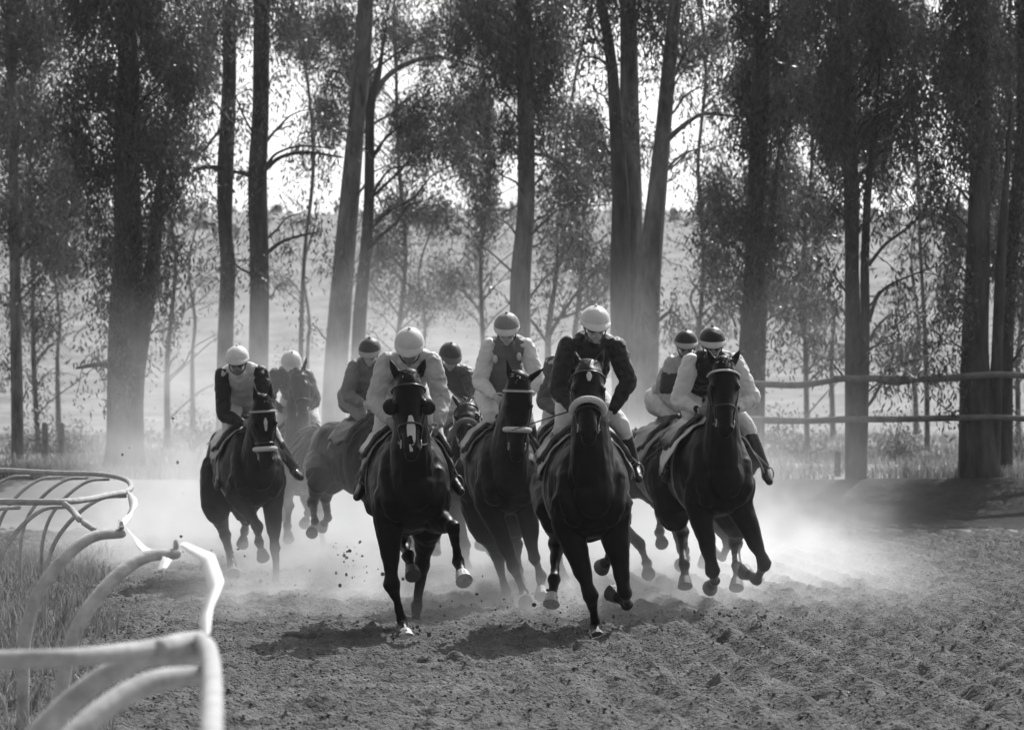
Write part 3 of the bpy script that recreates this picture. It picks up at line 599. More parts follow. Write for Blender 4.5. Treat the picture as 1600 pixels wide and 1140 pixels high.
    for (ex, ez), v in zip(ears, (-1, 1)):
        b = H(-.02, v * .055, -.01); d = nrm(-ha * ez + side * ex + fw * s.get('earf', .15)); P.append(tube([b, b + d * .065 * k, b + d * .125 * k, b + d * .185 * k], [(.028 * k, .018 * k), (.034 * k, .018 * k), (.026 * k, .014 * k), (.008 * k, .007 * k)], 9, up=fw, sub=3))
    obj('body', fuse(P, .0115, 6, .011, 6.5, False), coat, root)
    # eyes, nostrils
    for v in (-1, 1):
        obj('eye', ellip(H(.30, v * .102, .045), (side, fw, ha), (.017 * k, .017 * k, .021 * k), 10), M('leather', .006), root)
        obj('nostril', ellip(H(.945, v * .046, .046), (side, fw, ha), (.011 * k, .008 * k, .019 * k), 10), M('cloth', .004), root)
    for (c, d, nm) in hoofs:
        hm = M('horn', .45 if nm in s.get('socks', ()) else s.get('hoofv', .045))
        n0 = nrm(np.cross(d, sd)); q = tube([c - d * .01, c + d * .03, c + d * .085], [(.045 * k, .045 * k), (.052 * k, .055 * k), (.062 * k, .068 * k)], 14, up=n0, sub=2, caps=False)
        obj('hoof', q, hm, root, smooth=False)
    if s.get('blaze'):
        b0, b1, bw_ = s['blaze']; pts = [H(b0 + (b1 - b0) * t, 0, .0) for t in (0, .33, .66, 1)]
        offs = [np.interp(b0 + (b1 - b0) * t, [0, .12, .3, .48, .68, .85, .97], [.085, .1, .095, .085, .073, .066, .047]) for t in (0, .33, .66, 1)]
        obj('blaze', tube([p + fw * (o - .006) * k for p, o in zip(pts, offs)], [(bw_ * .5, .006), (bw_, .0085), (bw_ * .9, .0085), (bw_ * .5, .006)], 10, up=fw), M('cloth', .5), root)
    # mane, forelock, tail
    g = random.Random(int(cx)); Q = []
    for i in range(46):
        t = g.uniform(.1, 1); b = nb * (1 - t) + poll * t + ncr * np.interp(t, [0, .5, .85, 1], [.25, .21, .15, .1]) * k
        d = nrm(np.array([g.gauss(.1, .5), g.gauss(.7, .3), g.gauss(.35, .35)])); ln_ = g.uniform(.06, .13)
        Q.append(tube([b, b + d * ln_ * .5, b + d * ln_ + (0, 0, -.02)], [.009, .007, .002], 5, sub=2))
    obj('mane', join(Q), M('hair', .02), root, smooth=True)
    Q = []
    for i in range(14):
        b = H(-.06, g.uniform(-.035, .035), .03); d = nrm(side * g.gauss(0, .6) + fw * .7 - ha * g.gauss(.35, .4)); ln_ = g.uniform(.05, .10)
        Q.append(tube([b, b + d * ln_ * .5, b + d * ln_ + ha * .025], [.008, .006, .002], 5, sub=2))
    obj('forelock', join(Q), M('hair', .03), root)
    Q = []; tb = L(-1.66, 0, 1.42)
    for i in range(26):
        e = tb - f * g.uniform(.45, .75) + up * g.uniform(-.5, .0) + sd * g.gauss(0, .09); m = tb - f * .25 + up * g.uniform(.0, .09) + sd * g.gauss(0, .03)
        Q.append(tube([tb, m, e], [.022, .02, .004], 6, sub=4))
    obj('tail', join(Q), M('hair', .015), root)
    # tack
    def around(t, gap, r, a0=0, a1=360, wk=1.0):
        w_ = np.interp(t, [0, .12, .30, .48, .68, .85, .97], [.09, .108, .110, .093, .069, .066, .058]) + gap; h_ = np.interp(t, [0, .12, .30, .48, .68, .85, .97], [.09, .10, .125, .12, .082, .07, .056]) + gap
        return tube([H(t, math.cos(R(a)) * w_, math.sin(R(a)) * h_ - .015) for a in np.linspace(a0, a1, 17)], [r if not isinstance(r, tuple) else r] * 17, 8, up=ha if isinstance(r, tuple) else None, sub=2)
    dark = M('leather', .015)
    br = obj('bridle', join([around(.10, .012, .008, 0, 360)] + [tube([H(.06, v * .10, -.01), H(.35, v * .112, -.01), H(.6, v * .085, -.01), H(.84, v * .066, -.01)], [.007] * 4, 6) for v in (-1, 1)] + [around(.62, .008, .008)]), dark, root)
    if s.get('brow'): obj('browband', around(.115, .018, .0085, -5, 185), M('cloth', s['brow']), root)
    if s.get('nose'): obj('noseband', around(s.get('noset', .60), .020, (.030, .024), -15, 195), M('wool', s['nose']), root)
    if s.get('cups'):
        for v in (-1, 1): obj('blinker', ellip(H(.33, v * .128, .0), (side, fw, ha), (.058 * k, .045 * k, .062 * k), 16), M('cloth', .008), root)
    s['_bit'] = [H(.84, v * .068, -.01) for v in (-1, 1)]
    for v in (-1, 1): obj('bit_ring', tube([H(.84, v * .07, 0) + (fw * math.cos(a) + ha * math.sin(a)) * .03 for a in np.linspace(0, 6.28, 13)], [.004] * 13, 6, sub=1), M('shell', .5), root)
    # saddle cloth, saddle, girth
    def barrel(u, a, off):
        hw = np.interp(-u, [.14, .35, .65, .95, 1.2], [.22, .26, .29, .29, .26]); hh = np.interp(-u, [.14, .35, .65, .95, 1.2], [.30, .37, .37, .34, .29]); zc = np.interp(-u, [.14, .35, .65, .95, 1.2], [1.12, 1.16, 1.16, 1.19, 1.25])
        return L(u, math.sin(a) * (hw + off), zc + math.cos(a) * (hh + off) + (.045 if abs(a) < .25 else 0))
    def pad(u0, u1, amax, off, th, flare=0):
        nu, na = 8, 25; V = []; F = []
        for lay in (0, 1):
            for i in range(nu):
                u = u0 + (u1 - u0) * i / (nu - 1)
                for j in range(na):
                    t = -1 + 2 * j / (na - 1); a = t * amax * (1 - .06 * math.sin(i * 1.3)); V.append(barrel(u, a, off + lay * th + flare * abs(t) ** 3 * (1 - i / (nu - 1)) + .006 * math.sin(j * 1.7 + i)))
        n = nu * na
        for i in range(nu - 1):
            for j in range(na - 1):
                a = i * na + j; F.append((a, a + 1, a + na + 1, a + na)); F.append((n + a, n + a + na, n + a + na + 1, n + a + 1))
        bd = [j for j in range(na)] + [i * na + na - 1 for i in range(1, nu)] + [(nu - 1) * na + j for j in range(na - 2, -1, -1)] + [i * na for i in range(nu - 2, 0, -1)]
        for i in range(len(bd)):
            a, b = bd[i], bd[(i + 1) % len(bd)]; F.append((b, a, a + n, b + n))
        return V, F
    obj('saddle_cloth', pad(s.get('pu0', -.52), -.98, s.get('pmax', 1.42), .022, .008, s.get('flare', .04)), M('cloth', s.get('pad', .5)), root)
    obj('saddle', pad(-.55, -.92, 1.15, .05, .03), M('leather', .03), root)
    obj('girth', tube([barrel(-.62, a, .012) for a in np.linspace(-math.pi, math.pi, 33)], [(.007, .04)] * 33, 8, up=f, sub=1, caps=False), M('cloth', .3 if s.get('pad', .5) > .3 else .05), root)
    s['_L'] = L; s['_root'] = root; s['_sd'] = sd; s['_f'] = f
    return root

def rider(s):
    j = s['jockey']; L = s['_L']; sd = s['_sd']; f = s['_f']; up = np.array([0, 0, 1.])
    q = j.get('k', 1.0); pel = L(j.get('pu', -.98), j.get('pv', 0), j.get('pz', 1.80)); nk = reach(pel, (j['neck'][0], j['neck'][1] - 6), .54 * q, -1)
    base = L(-.8, 0, 0); root = empty('person', (pel[0], pel[1], pel[2] - .1), j['label'], 'person', 'jockeys riding in the race')
    Dn = nk[1]; rz = -7 * 24 / Dn
    sh = {v: at(j['sh'][i][0] * .9 + j['neck'][0] * .1, j['sh'][i][1] + rz, Dn + .02) for i, v in enumerate((-1, 1))}
    hd = reach(nk, j['head'], .20 * q, -1)
    el = {}; wr = {}; kn = {}; an = {}; to = {}; hp = {}
    for i, v in enumerate((-1, 1)):
        el[v] = reach(sh[v], j['el'][i], .29 * q, j.get('els', (-1, -1))[i]); wr[v] = reach(el[v], j['wr'][i], .24 * q, j.get('wrs', (-1, -1))[i])
        hp[v] = pel + sd * v * .09 + f * .02; kn[v] = reach(hp[v], j['kn'][i], .42 * q, -1); an[v] = reach(kn[v], j['an'][i], .38 * q, 1); to[v] = reach(an[v], j['to'][i], .17 * q, -1)
    # --- body: one continuous figure
    td = nrm(nk - pel); chest = pel * .35 + nk * .65
    B = [tube([pel, pel * .6 + nk * .4, chest, nk], [(.13, .10), (.11, .08), (.12, .08), (.06, .055)], 14, up=nrm(np.cross(td, sd)), sub=3), tube([sh[-1], (sh[-1] + sh[1]) / 2, sh[1]], [.05, .05, .05], 10, sub=2)]
    fd = np.array(j.get('face', (0, -1, -.22)), float); fd = nrm(fd); hu = nrm(up - fd * fd[2]); hsd = np.cross(hu, fd); hsd = hsd if hsd[0] > 0 else -hsd
    B.append(tube([nk, nk * .4 + hd * .6, hd - hu * .05], [.06, .054, .05], 10, sub=2))
    hc = hd + hu * .045
    def FP(a_, b_, c_): return hd + (hsd * a_ + hu * b_ + fd * c_) * 1.08
    B += [ellip(FP(0, .045, -.01), (hsd, fd, hu), (.078, .096, .102)), tube([FP(0, .0, .035), FP(0, -.05, .045), FP(0, -.075, .05)], [(.056, .05), (.045, .04), (.026, .022)], 10, up=fd),
          tube([FP(0, .035, .082), FP(0, .0, .098), FP(0, -.012, .1)], [.010, .014, .015], 8), ellip(FP(-.034, -.005, .066), (hsd, fd, hu), (.022, .018, .02)), ellip(FP(.034, -.005, .066), (hsd, fd, hu), (.022, .018, .02)),
          tube([FP(-.03, .045, .075), FP(.03, .045, .075)], [.014, .014], 8), tube([FP(-.022, -.036, .078), FP(0, -.034, .086), FP(.022, -.036, .078)], [.007, .010, .007], 8)]
    for v in (-1, 1):
        B.append(ellip(FP(v * .078, .02, -.01), (hsd, fd, hu), (.012, .02, .032)))
        B.append(tube([sh[v], (sh[v] + el[v]) / 2, el[v], (el[v] * .6 + wr[v] * .4), wr[v]], [.045, .042, .036, .036, .025], 10, sub=2))
        B.append(tube([hp[v], (hp[v] + kn[v]) / 2, kn[v], kn[v] * .6 + an[v] * .4, an[v], to[v]], [.085, .068, .052, .052, .033, .03], 10, sub=2))
        # hand gripping the rein
        d = nrm(wr[v] - el[v]); d = nrm(d + np.array([-.25 * v, -.2, .0])); pn = nrm(np.cross(d, up)) * v; pu = nrm(np.cross(pn, d)); pu = pu if pu[2] > 0 else -pu
        pn = nrm(np.array([-v, 0, 0]) - d * (-v * d[0])); pc = wr[v] + d * .05
        B.append(tube([wr[v], pc, wr[v] + d * .085], [(.024, .02), (.036, .018), (.036, .017)], 10, up=pn, sub=2))
        for i in range(4):
            o = wr[v] + d * .085 + pu * (.030 - .020 * i); ln_ = (.030, .034, .032, .026)[i]
            B.append(tube([o, o + d * ln_ + pn * .008, o + d * ln_ * .9 + pn * .036, o + d * .002 + pn * .044], [.0098, .0095, .0088, .0075], 8, sub=2))
        o = wr[v] + d * .035 + pu * .03; B.append(tube([o, o + d * .028 + pu * .018 + pn * .014, o + d * .052 + pu * .010 + pn * .036], [.012, .011, .009], 8, sub=2))
        s.setdefault('_hand', {})[v] = wr[v] + d * .07 + pn * .03
    obj('body', fuse(B, .0075, 2), M('skin', j.get('skin', .32)), root)
    # --- clothes
    upv = nrm(np.cross(td, sd)); T = [tube([pel + td * .02, pel * .65 + nk * .35 - upv * 0, chest, nk - td * .01], [(.165, .125), (.155, .12), (.175, .125), (.10, .085)], 18, up=upv, sub=4)]
    mid = (sh[-1] + sh[1]) / 2; T.append(tube([sh[-1], sh[-1] * .6 + mid * .4 + (0, .02, .02), mid + (0, .05, .035), sh[1] * .6 + mid * .4 + (0, .02, .02), sh[1]], [.054, .078, .10, .078, .054], 14, sub=4)); T.append(ellip(mid * .75 + pel * .25 + (0, 0, .05), (sd, td, upv), (.155, .17, .12)))
    for v in (-1, 1): T.append(tube([sh[v], chest * .7 + sh[v] * .3, pel * .5 + chest * .5], [.07, .10, .10], 12, sub=3))
    T.append(tube([nk + (0, 0, .0), nk * .7 + hd * .3], [.066, .062], 12))
    obj('shirt', fuse(T, .010, 3, .011, 8.), M('silk', j['shirt']), root)
    if j.get('patch'):
        for (px_, py_) in ((774, 563), (811, 559)):
            c = at(px_, py_, Dn + .03); c = c + nrm(np.array([0, -1, .1])) * .115; obj('shirt_patch', ellip(c, AX, (.022, .03, .038), 12), M('silk', .5), root)
    for v in (-1, 1):
        A = [sh[v], sh[v] * .7 + el[v] * .3, sh[v] * .35 + el[v] * .65, el[v], el[v] * .65 + wr[v] * .35, el[v] * .3 + wr[v] * .7, wr[v]]
        sl = obj('sleeve', fuse([tube(A, [.077, .079, .073, .066, .061, .048, .034], 14, sub=3)], .010, 3, .010, 11.), M('silk', j['sleeve']), root)
        obj('cuff', tube([wr[v] * .93 + el[v] * .07, wr[v]], [.037, .033], 12), M('silk', j['shirt']), sl)
        if j.get('band'): obj('sleeve_band', tube([sh[v] * .62 + el[v] * .38, sh[v] * .18 + el[v] * .82], [.090, .084], 16), M('silk', .03), sl)
    obj('breeches', fuse([tube([pel - td * .10, pel, pel + td * .08], [(.15, .12), (.165, .13), (.15, .12)], 16, up=upv, sub=3)] + [tube([hp[v], (hp[v] + kn[v]) / 2, kn[v], kn[v] * .72 + an[v] * .28], [.115, .092, .070, .060], 14, sub=3) for v in (-1, 1)], .011, 4, .005, 10.), M('cloth', j.get('breech', .62)), root)
    for v in (-1, 1):
        fdn = nrm(to[v] - an[v]); he = an[v] - fdn * .05 - (0, 0, .03)
        bt = obj('boot', fuse([tube([kn[v] * .74 + an[v] * .26, kn[v] * .5 + an[v] * .5, kn[v] * .2 + an[v] * .8, an[v]], [.063, .062, .047, .044], 14, sub=3), tube([he, an[v] + fdn * .04 - (0, 0, .02), to[v]], [.038, .044, .036], 12, sub=3), tube([an[v], he], [.045, .04], 12)], .009, 3), M('leather', .010), root)
        obj('boot_top', tube([kn[v] * .77 + an[v] * .23, kn[v] * .68 + an[v] * .32], [.065, .0655], 16), M('leather', .03), bt)
    # --- helmet with silk cover and peak
    hv = j['helm']; hm = []; nseg = 24; Vv = []; Ff = []
    hx, hf, hh_ = .118, .140, .128; c0 = FP(0, .052, -.012); nr_ = 9
    for i in range(nr_):
        th = i / (nr_ - 1) * (math.pi / 2) * 1.08
        for jn in range(nseg):
            ph = 2 * math.pi * jn / nseg; Vv.append(c0 + hsd * hx * math.sin(th) * math.cos(ph) + fd * hf * math.sin(th) * math.sin(ph) + hu * hh_ * math.cos(th))
    for i in range(nr_):
        th = (nr_ - 1 - i) / (nr_ - 1) * (math.pi / 2) * 1.08
        for jn in range(nseg):
            ph = 2 * math.pi * jn / nseg; Vv.append(c0 + hsd * (hx - .012) * math.sin(th) * math.cos(ph) + fd * (hf - .012) * math.sin(th) * math.sin(ph) + hu * (hh_ - .012) * math.cos(th))
    for i in range(2 * nr_ - 1):
        for jn in range(nseg): a = i * nseg + jn; b = i * nseg + (jn + 1) % nseg; Ff.append((a, b, b + nseg, a + nseg))
    he = obj('helmet', (Vv, Ff), M('silk', hv), root)
    Vv = []; Ff = []; n = 13
    for lay in (0, 1):
        for i in range(n):
            a = R(-15 + 210 * i / (n - 1)); e = max(0, math.sin(a)); out = .055 * e ** .7
            for r_ in (0, .5, 1.0):
                Vv.append(c0 + hsd * (hx - .004 + out * .35 * r_) * math.cos(a) + fd * (hf - .006 + out * r_) * math.sin(a) + hu * (.012 - .045 * r_ * e + lay * .008))
    for i in range(n - 1):
        for r_ in range(2):
            a = i * 3 + r_; Ff.append((a, a + 1, a + 4, a + 3)); b = a + n * 3; Ff.append((b, b + 3, b + 4, b + 1))
        Ff.append((i * 3 + 2, i * 3 + 2 + n * 3, i * 3 + 5 + n * 3, i * 3 + 5))
    obj('peak', (Vv, Ff), M('silk', j.get('peak', hv)), he)
    obj('helmet_button', ellip(c0 + hu * (hh_ + .004), (hsd, fd, hu), (.014, .014, .009), 10), M('silk', hv), he)
    obj('chin_strap', tube([FP(-.08, .03, .01), FP(-.062, -.045, .03), FP(0, -.088, .05), FP(.062, -.045, .03), FP(.08, .03, .01)], [.006] * 5, 6, sub=4), M('leather', .03), he)
    obj('goggles', join([tube([FP(-.062, .018, .062), FP(-.03, .02, .092), FP(0, .022, .098), FP(.03, .02, .092), FP(.062, .018, .062)], [(.008, .018), (.012, .026), (.011, .017), (.012, .026), (.008, .018)], 10, up=hu, sub=4)]), M('leather', .008), root)
    # reins and stirrups belong to the horse
    hr = s['_root']
    for i, v in enumerate((-1, 1)):
        a = s['_bit'][i]; b = s['_hand'][v]; obj('rein', tube([a, a * .5 + b * .5 + (0, 0, -.05), b], [.006, .006, .006], 6, sub=6), M('leather', .05), hr)
        c = an[v] * .4 + to[v] * .6 - (0, 0, .03); d = np.array([1, 0, 0]); st_ = L(-.72, v * .27, 1.42)
        obj('stirrup', join([tube([c + d * math.cos(a_) * .052 + (0, 0, .045 + math.sin(a_) * .068) for a_ in np.linspace(0, 6.28, 17)], [.0055] * 17, 6, sub=1), tube([c + (0, 0, .115), (c + (0, 0, .115)) * .5 + st_ * .5, st_], [(.004, .012)] * 3, 6)]), M('shell', .12), hr)
    return root

def shift(s, x0, D0, x1, D1, yoff=0):
    """repose a template horse: anchor x0 at D0 -> x1 at D1"""
    k = D0 / D1
    def mp(o):
        if isinstance(o, dict): return {a: mp(b) if a in KEYS else b for a, b in o.items()}
        if isinstance(o, (tuple, list)):
            if len(o) in (2, 3) and all(isinstance(q, (int, float)) for q in o): return (x1 + (o[0] - x0) * k, HY + (o[1] - HY) * k + yoff) + tuple(o[2:])
            return [mp(q) for q in o]
        return o
    KEYS = {'fl', 'fr', 'hl', 'hr', 'poll', 'muzzle', 'jockey', 'neck', 'sh', 'head', 'el', 'wr', 'kn', 'an', 'to'}
    r = {}
    for a, b in s.items():
        if a == 'neck': r[a] = b
        elif a == 'cx': r[a] = x1 + (b - x0) * k
        elif a == 'D': r[a] = D1 + (b - D0)
        elif a in ('fl', 'fr', 'hl', 'hr', 'poll', 'muzzle'): r[a] = mp(b)
        elif a == 'jockey': r[a] = {c: (mp(d) if c in ('sh', 'head', 'el', 'wr', 'kn', 'an', 'to', 'neck') else d) for c, d in b.items()}
        else: r[a] = b
    return r

H8 = dict(D=23.9, k=1.12, dz=-.15, cx=926, yaw=4, coat=.010, poll=(919, 582), muzzle=(919, 686), nose=.62, noset=.55, blaze=(.12, .24, .022), pad=.55, ears=[(-.2, .9), (.25, .95)], brow=None,
    fl=[(923, 931, 1), (931, 978, 1), (933, 992, -1)], fr=[(976, 925, -1), (981, 945, 1), (964, 932, 1)],
    hl=[(868, 800, -1), (870, 850, 1), (866, 905, -1), (863, 930, -1)], hr=[(960, 800, -1), (962, 850, 1), (955, 868, 1), (945, 880, 1)], socks=('hl',),
    label='black racehorse with a white star and thick white noseband, front horse right of centre',
    jockey=dict(neck=(926, 548), head=(930, 514), sh=[(884, 547), (966, 547)], el=[(871, 608), (982, 596)], wr=[(893, 638), (958, 640)], kn=[(880, 664), (970, 664)], an=[(851, 728), (992, 726)], to=[(846, 745), (998, 748)],
        face=(.12, -1, -.3), helm=.55, peak=.6, shirt=.018, sleeve=.018, breech=.6, skin=.4, label='jockey in plain black jacket and pale helmet, on the horse with a star'))
H4 = dict(D=23.9, cx=645, yaw=6, coat=.009, poll=(638, 598), muzzle=(643, 712), blaze=(.52, .97, .034), cups=True, pad=.3, ears=[(-.38, .9), (.38, .9)], k=1.09, dz=-.085,
    fl=[(612, 911, -1), (628, 968, 1), (633, 988, -1)], fr=[(708, 824, -1), (716, 876, 1), (722, 896, -1)],
    hl=[(622, 800, -1), (630, 848, 1), (638, 868, -1), (643, 888, -1)], hr=[(668, 812, -1), (660, 880, 1), (652, 945, 1), (649, 972, -1)], socks=('fl', 'fr'),
    label='black racehorse with round dark blinkers and a white muzzle patch, front horse left of centre',
    jockey=dict(neck=(638, 572), head=(640, 548), sh=[(601, 572), (678, 572)], el=[(586, 626), (690, 626)], wr=[(604, 655), (686, 662)], kn=[(592, 697), (682, 684)], an=[(567, 756), (706, 744)], to=[(558, 776), (720, 768)],
        helm=.5, peak=.5, face=(0, -1, -.5), shirt=.42, sleeve=.42, breech=.6, skin=.2, label='jockey in pale shirt and plain pale helmet, head low, on the horse with round blinkers'))
H6 = dict(D=27.2, k=1.05, dz=-.05, cx=795, yaw=7, coat=.014, poll=(811, 598), muzzle=(807, 716), nose=.6, noset=.62, brow=.45, pad=.2, ears=[(-.3, .9), (.75, .6)],
    fl=[(803, 885, -1), (818, 925, 1), (820, 935, -1)], fr=[(835, 872, -1), (846, 900, 1), (846, 920, -1)],
    hl=[(758, 820, -1), (778, 872, 1), (790, 925, -1), (795, 942, -1)], hr=[(800, 810, -1), (806, 850, 1), (810, 890, 1), (812, 905, 1)], hoofv=.2,
    label='dark racehorse with braided browband and white noseband, between the two front horses',
    jockey=dict(neck=(792, 548), head=(792, 520), sh=[(762, 548), (825, 548)], el=[(750, 596), (838, 590)], wr=[(770, 618), (822, 624)], kn=[(766, 648), (822, 650)], an=[(758, 700), (835, 700)], to=[(754, 716), (842, 716)],
        face=(-.05, -1, -.38), helm=.2, peak=.5, shirt=.14, sleeve=.62, breech=.6, skin=.42, patch=True, label='jockey in dark vest and white sleeves with pale peak on a dark helmet'))
H1 = dict(D=30.3, k=1.05, dz=-.09, cx=404, yaw=15, coat=.010, poll=(411, 632), muzzle=(416, 728), nose=.62, noset=.72, brow=.4, blaze=(.22, .42, .02), pad=.4, ears=[(-.15, 1), (.15, 1)],
    fl=[(402, 822, -1), (405, 846, 1), (409, 862, -1)], fr=[(429, 856, -1), (432, 904, 1), (434, 914, -1)],
    hl=[(338, 790, -1), (352, 836, 1), (362, 880, -1), (364, 891, -1)], hr=[(382, 790, -1), (384, 812, 1), (382, 828, 1), (380, 842, 1)], hoofv=.05, socks=(),
    label='black racehorse with a white noseband and thin browband, leftmost of the pack',
    jockey=dict(neck=(375, 594), head=(371, 569), sh=[(345, 591), (410, 588)], el=[(350, 648), (420, 630)], wr=[(378, 660), (420, 658)], kn=[(358, 674), (428, 682)], an=[(344, 742), (460, 734)], to=[(340, 760), (470, 746)],
        helm=.6, peak=.5, shirt=.5, sleeve=.015, breech=.6, skin=.2, label='jockey in a pale vest with black sleeves and a white helmet, leftmost in the race'))
H10 = dict(D=26.6, k=1.10, dz=-.15, cx=1130, yaw=9, coat=.009, lift=.08, poll=(1131, 576), muzzle=(1133, 678), brow=.5, pad=.62, flare=.12, pu0=-.45, pmax=1.6, ears=[(-.5, .9), (.45, 1)],
    fl=[(1114, 893, -1), (1117, 906, 1), (1112, 914, 1)], fr=[(1194, 880, -1), (1183, 905, 1), (1170, 897, 1)],
    hl=[(1052, 800, -1), (1066, 832, 1), (1069, 880, -1), (1070, 903, -1)], hr=[(1150, 810, -1), (1149, 848, 1), (1152, 884, -1), (1151, 906, -1)], hoofv=.035,
    label='black racehorse with all hooves off the ground and white saddle cloth, rightmost',
    jockey=dict(neck=(1112, 572), head=(1113, 543), sh=[(1076, 572), (1152, 572)], el=[(1060, 626), (1176, 622)], wr=[(1090, 640), (1150, 640)], kn=[(1082, 666), (1166, 664)], an=[(1046, 732), (1196, 730)], to=[(1040, 748), (1202, 752)],
        helm=.012, peak=.4, shirt=.012, sleeve=.62, breech=.6, skin=.2, label='jockey in black vest, white sleeves and black helmet, rightmost in the race'))
H2 = shift(H1, 404, 30.3, 466, 34.5); H2.update(coat=.02, yaw=4, nose=None, brow=None, blaze=None, ears=[(-.3, .9), (.5, .9)], headyaw=35, label='brown hazy racehorse turning its head, behind the leftmost horse')
H2.update(poll=(466, 588), muzzle=(476, 655), fl=[(452, 790, -1), (449, 820, 1), (450, 834, -1)], fr=[(478, 775, -1), (482, 800, 1), (478, 812, 1)], hl=[(440, 770, -1), (446, 800, 1), (448, 840, -1), (449, 850, -1)], hr=[(490, 780, -1), (500, 812, 1), (505, 850, -1), (505, 862, -1)])
H2['jockey'].update(neck=(452, 587), head=(455, 573), sh=[(428, 590), (482, 592)], el=[(420, 628), (492, 626)], wr=[(440, 640), (474, 642)], kn=[(438, 665), (492, 662)], an=[(430, 705), (500, 702)], to=[(426, 716), (506, 716)], helm=.5, shirt=.04, sleeve=.05, face=(.2, -1, -.6), label='jockey bent low in dark silks with a pale helmet, behind the leftmost rider')
H3 = shift(H6, 795, 27.2, 620, 31.5); H3.update(yaw=30, coat=.009, nose=None, brow=None, poll=(628, 618), muzzle=(640, 690), pad=.06, label='dark bay racehorse seen at an angle, its rump showing left of the horse with blinkers')
H3.update(fl=[(600, 812, -1), (612, 850, 1), (614, 862, -1)], fr=[(640, 812, -1), (648, 850, 1), (648, 862, -1)], hl=[(500, 745, -1), (489, 785, 1), (492, 815, -1), (489, 826, -1)], hr=[(520, 748, -1), (508, 778, 1), (512, 808, 1), (506, 818, 1)])
H3['jockey'].update(neck=(583, 571), head=(578, 555), sh=[(552, 578), (608, 574)], el=[(542, 616), (622, 610)], wr=[(566, 630), (632, 628)], kn=[(566, 652), (620, 660)], an=[(556, 695), (640, 700)], to=[(562, 708), (648, 712)], helm=.05, peak=.3, shirt=.12, sleeve=.16, breech=.22, label='jockey in mottled grey silks with a dark capped helmet, left of the pale shirted rider')
H5 = shift(H8, 926, 23.9, 728, 31.8); H5.update(yaw=-4, coat=.05, nose=.2, blaze=None, poll=(731, 638), muzzle=(728, 700), ears=[(-.5, .9), (.6, .8)], label='hazy racehorse half hidden behind the horse with blinkers, ears showing to its right')
H5['jockey'].update(neck=(704, 583), head=(703, 562), sh=[(682, 590), (732, 588)], el=[(676, 624), (742, 618)], wr=[(696, 640), (730, 640)], kn=[(694, 660), (742, 660)], an=[(686, 700), (752, 700)], to=[(684, 712), (756, 712)], helm=.03, peak=.1, shirt=.06, sleeve=.06, face=(.25, -1, -.5), label='jockey in all dark silks and dark helmet, hidden right behind the pale shirted rider')
H7 = shift(H4, 645, 23.9, 895, 29.5); H7.update(yaw=2, coat=.06, cups=None, blaze=None, fr=[(1000, 850, -1), (1010, 878, 1), (1012, 890, -1)], socks=(), label='hazy racehorse almost hidden behind the front horse with the white star', poll=(893, 612), muzzle=(893, 690))
H7['jockey'].update(neck=(884, 572), head=(892, 560), sh=[(862, 572), (918, 572)], el=[(849, 626), (925, 618)], wr=[(866, 642), (910, 640)], shirt=.5, sleeve=.10, helm=.3, label='jockey with a dark sleeve showing, mostly hidden behind the black jacketed rider')
H9 = shift(H10, 1130, 26.6, 1082, 30.2); H9.update(coat=.09, yaw=14, lift=0, pad=.3, brow=None, poll=(1085, 640), muzzle=(1088, 700), hl=[(1030, 770, -1), (1033, 800, 1), (1031, 830, -1), (1033, 842, -1)], label='pale hazy racehorse half hidden behind the rightmost horse')
H9['jockey'].update(neck=(1067, 570), head=(1072, 544), sh=[(1048, 573), (1096, 570)], el=[(1041, 618), (1100, 612)], wr=[(1060, 640), (1085, 640)], kn=[(1056, 655), (1100, 655)], helm=.02, peak=.3, shirt=.35, sleeve=.35, band=True, label='jockey with a dark band round a pale sleeve, second from the right')
for hs_ in (H8, H4, H6, H1, H10, H2, H3, H5, H7, H9):
    horse(hs_); jr = rider(hs_); hs_['_j'] = jr

# whip held out by the star horse's rider, and the one behind the rightmost rider
hA = H8['_hand'][-1]
tag(obj('whip', tube([hA + (.03, 0, .02), hA * .5 + at(862, 645, hA[1] - .05) * .5, at(800, 672, hA[1] - .1)], [.009, .006, .004], 8, sub=4), M('leather', .03), loc=tuple(hA)), 'thin dark whip held out to the left by the black jacketed rider', 'whip', 'riding whips')
e = at(803, 672, hA[1] - .1)
hB = H10['_hand'][-1]
tag(obj('whip', tube([hB + (.02, 0, .02), hB * .5 + at(1040, 690, hB[1] + .3) * .5, at(1004, 722, hB[1] + .55)], [.009, .006, .004], 8, sub=4), M('leather', .05), loc=tuple(hB)), 'thin whip trailing down to the left from the black vested rider', 'whip', 'riding whips')

# kicked up soil
g = np.random.default_rng(12); PP = []
for (x, y, D, n, sx, sy) in ((545, 870, 28, 26, 22, 14), (120 + 520, 985, 23.8, 14, 20, 8), (1140, 962, 25, 40, 50, 7), (320, 868, 29, 14, 30, 12), (930, 985, 23.8, 18, 40, 8), (570, 905, 26, 10, 30, 10), (960, 960, 24, 14, 60, 20), (1180, 965, 25.5, 40, 40, 10), (760, 950, 25, 26, 60, 16), (430, 900, 30, 20, 40, 14), (860, 985, 24.2, 26, 40, 10), (330, 690, 34, 16, 60, 50)):
    for i in range(n):
        c = at(x + g.normal() * sx, y + g.normal() * sy, D + g.normal() * .3); c[2] = max(c[2], .0)
        r = .005 + .014 * g.random() ** 2; PP.append(ellip(c, AX, r * g.uniform(.6, 1.3, 3), 6))
tag(obj('flying_soil', join(PP), mat('flung_soil', .06, .95, .5, 80), smooth=False), kind='stuff')

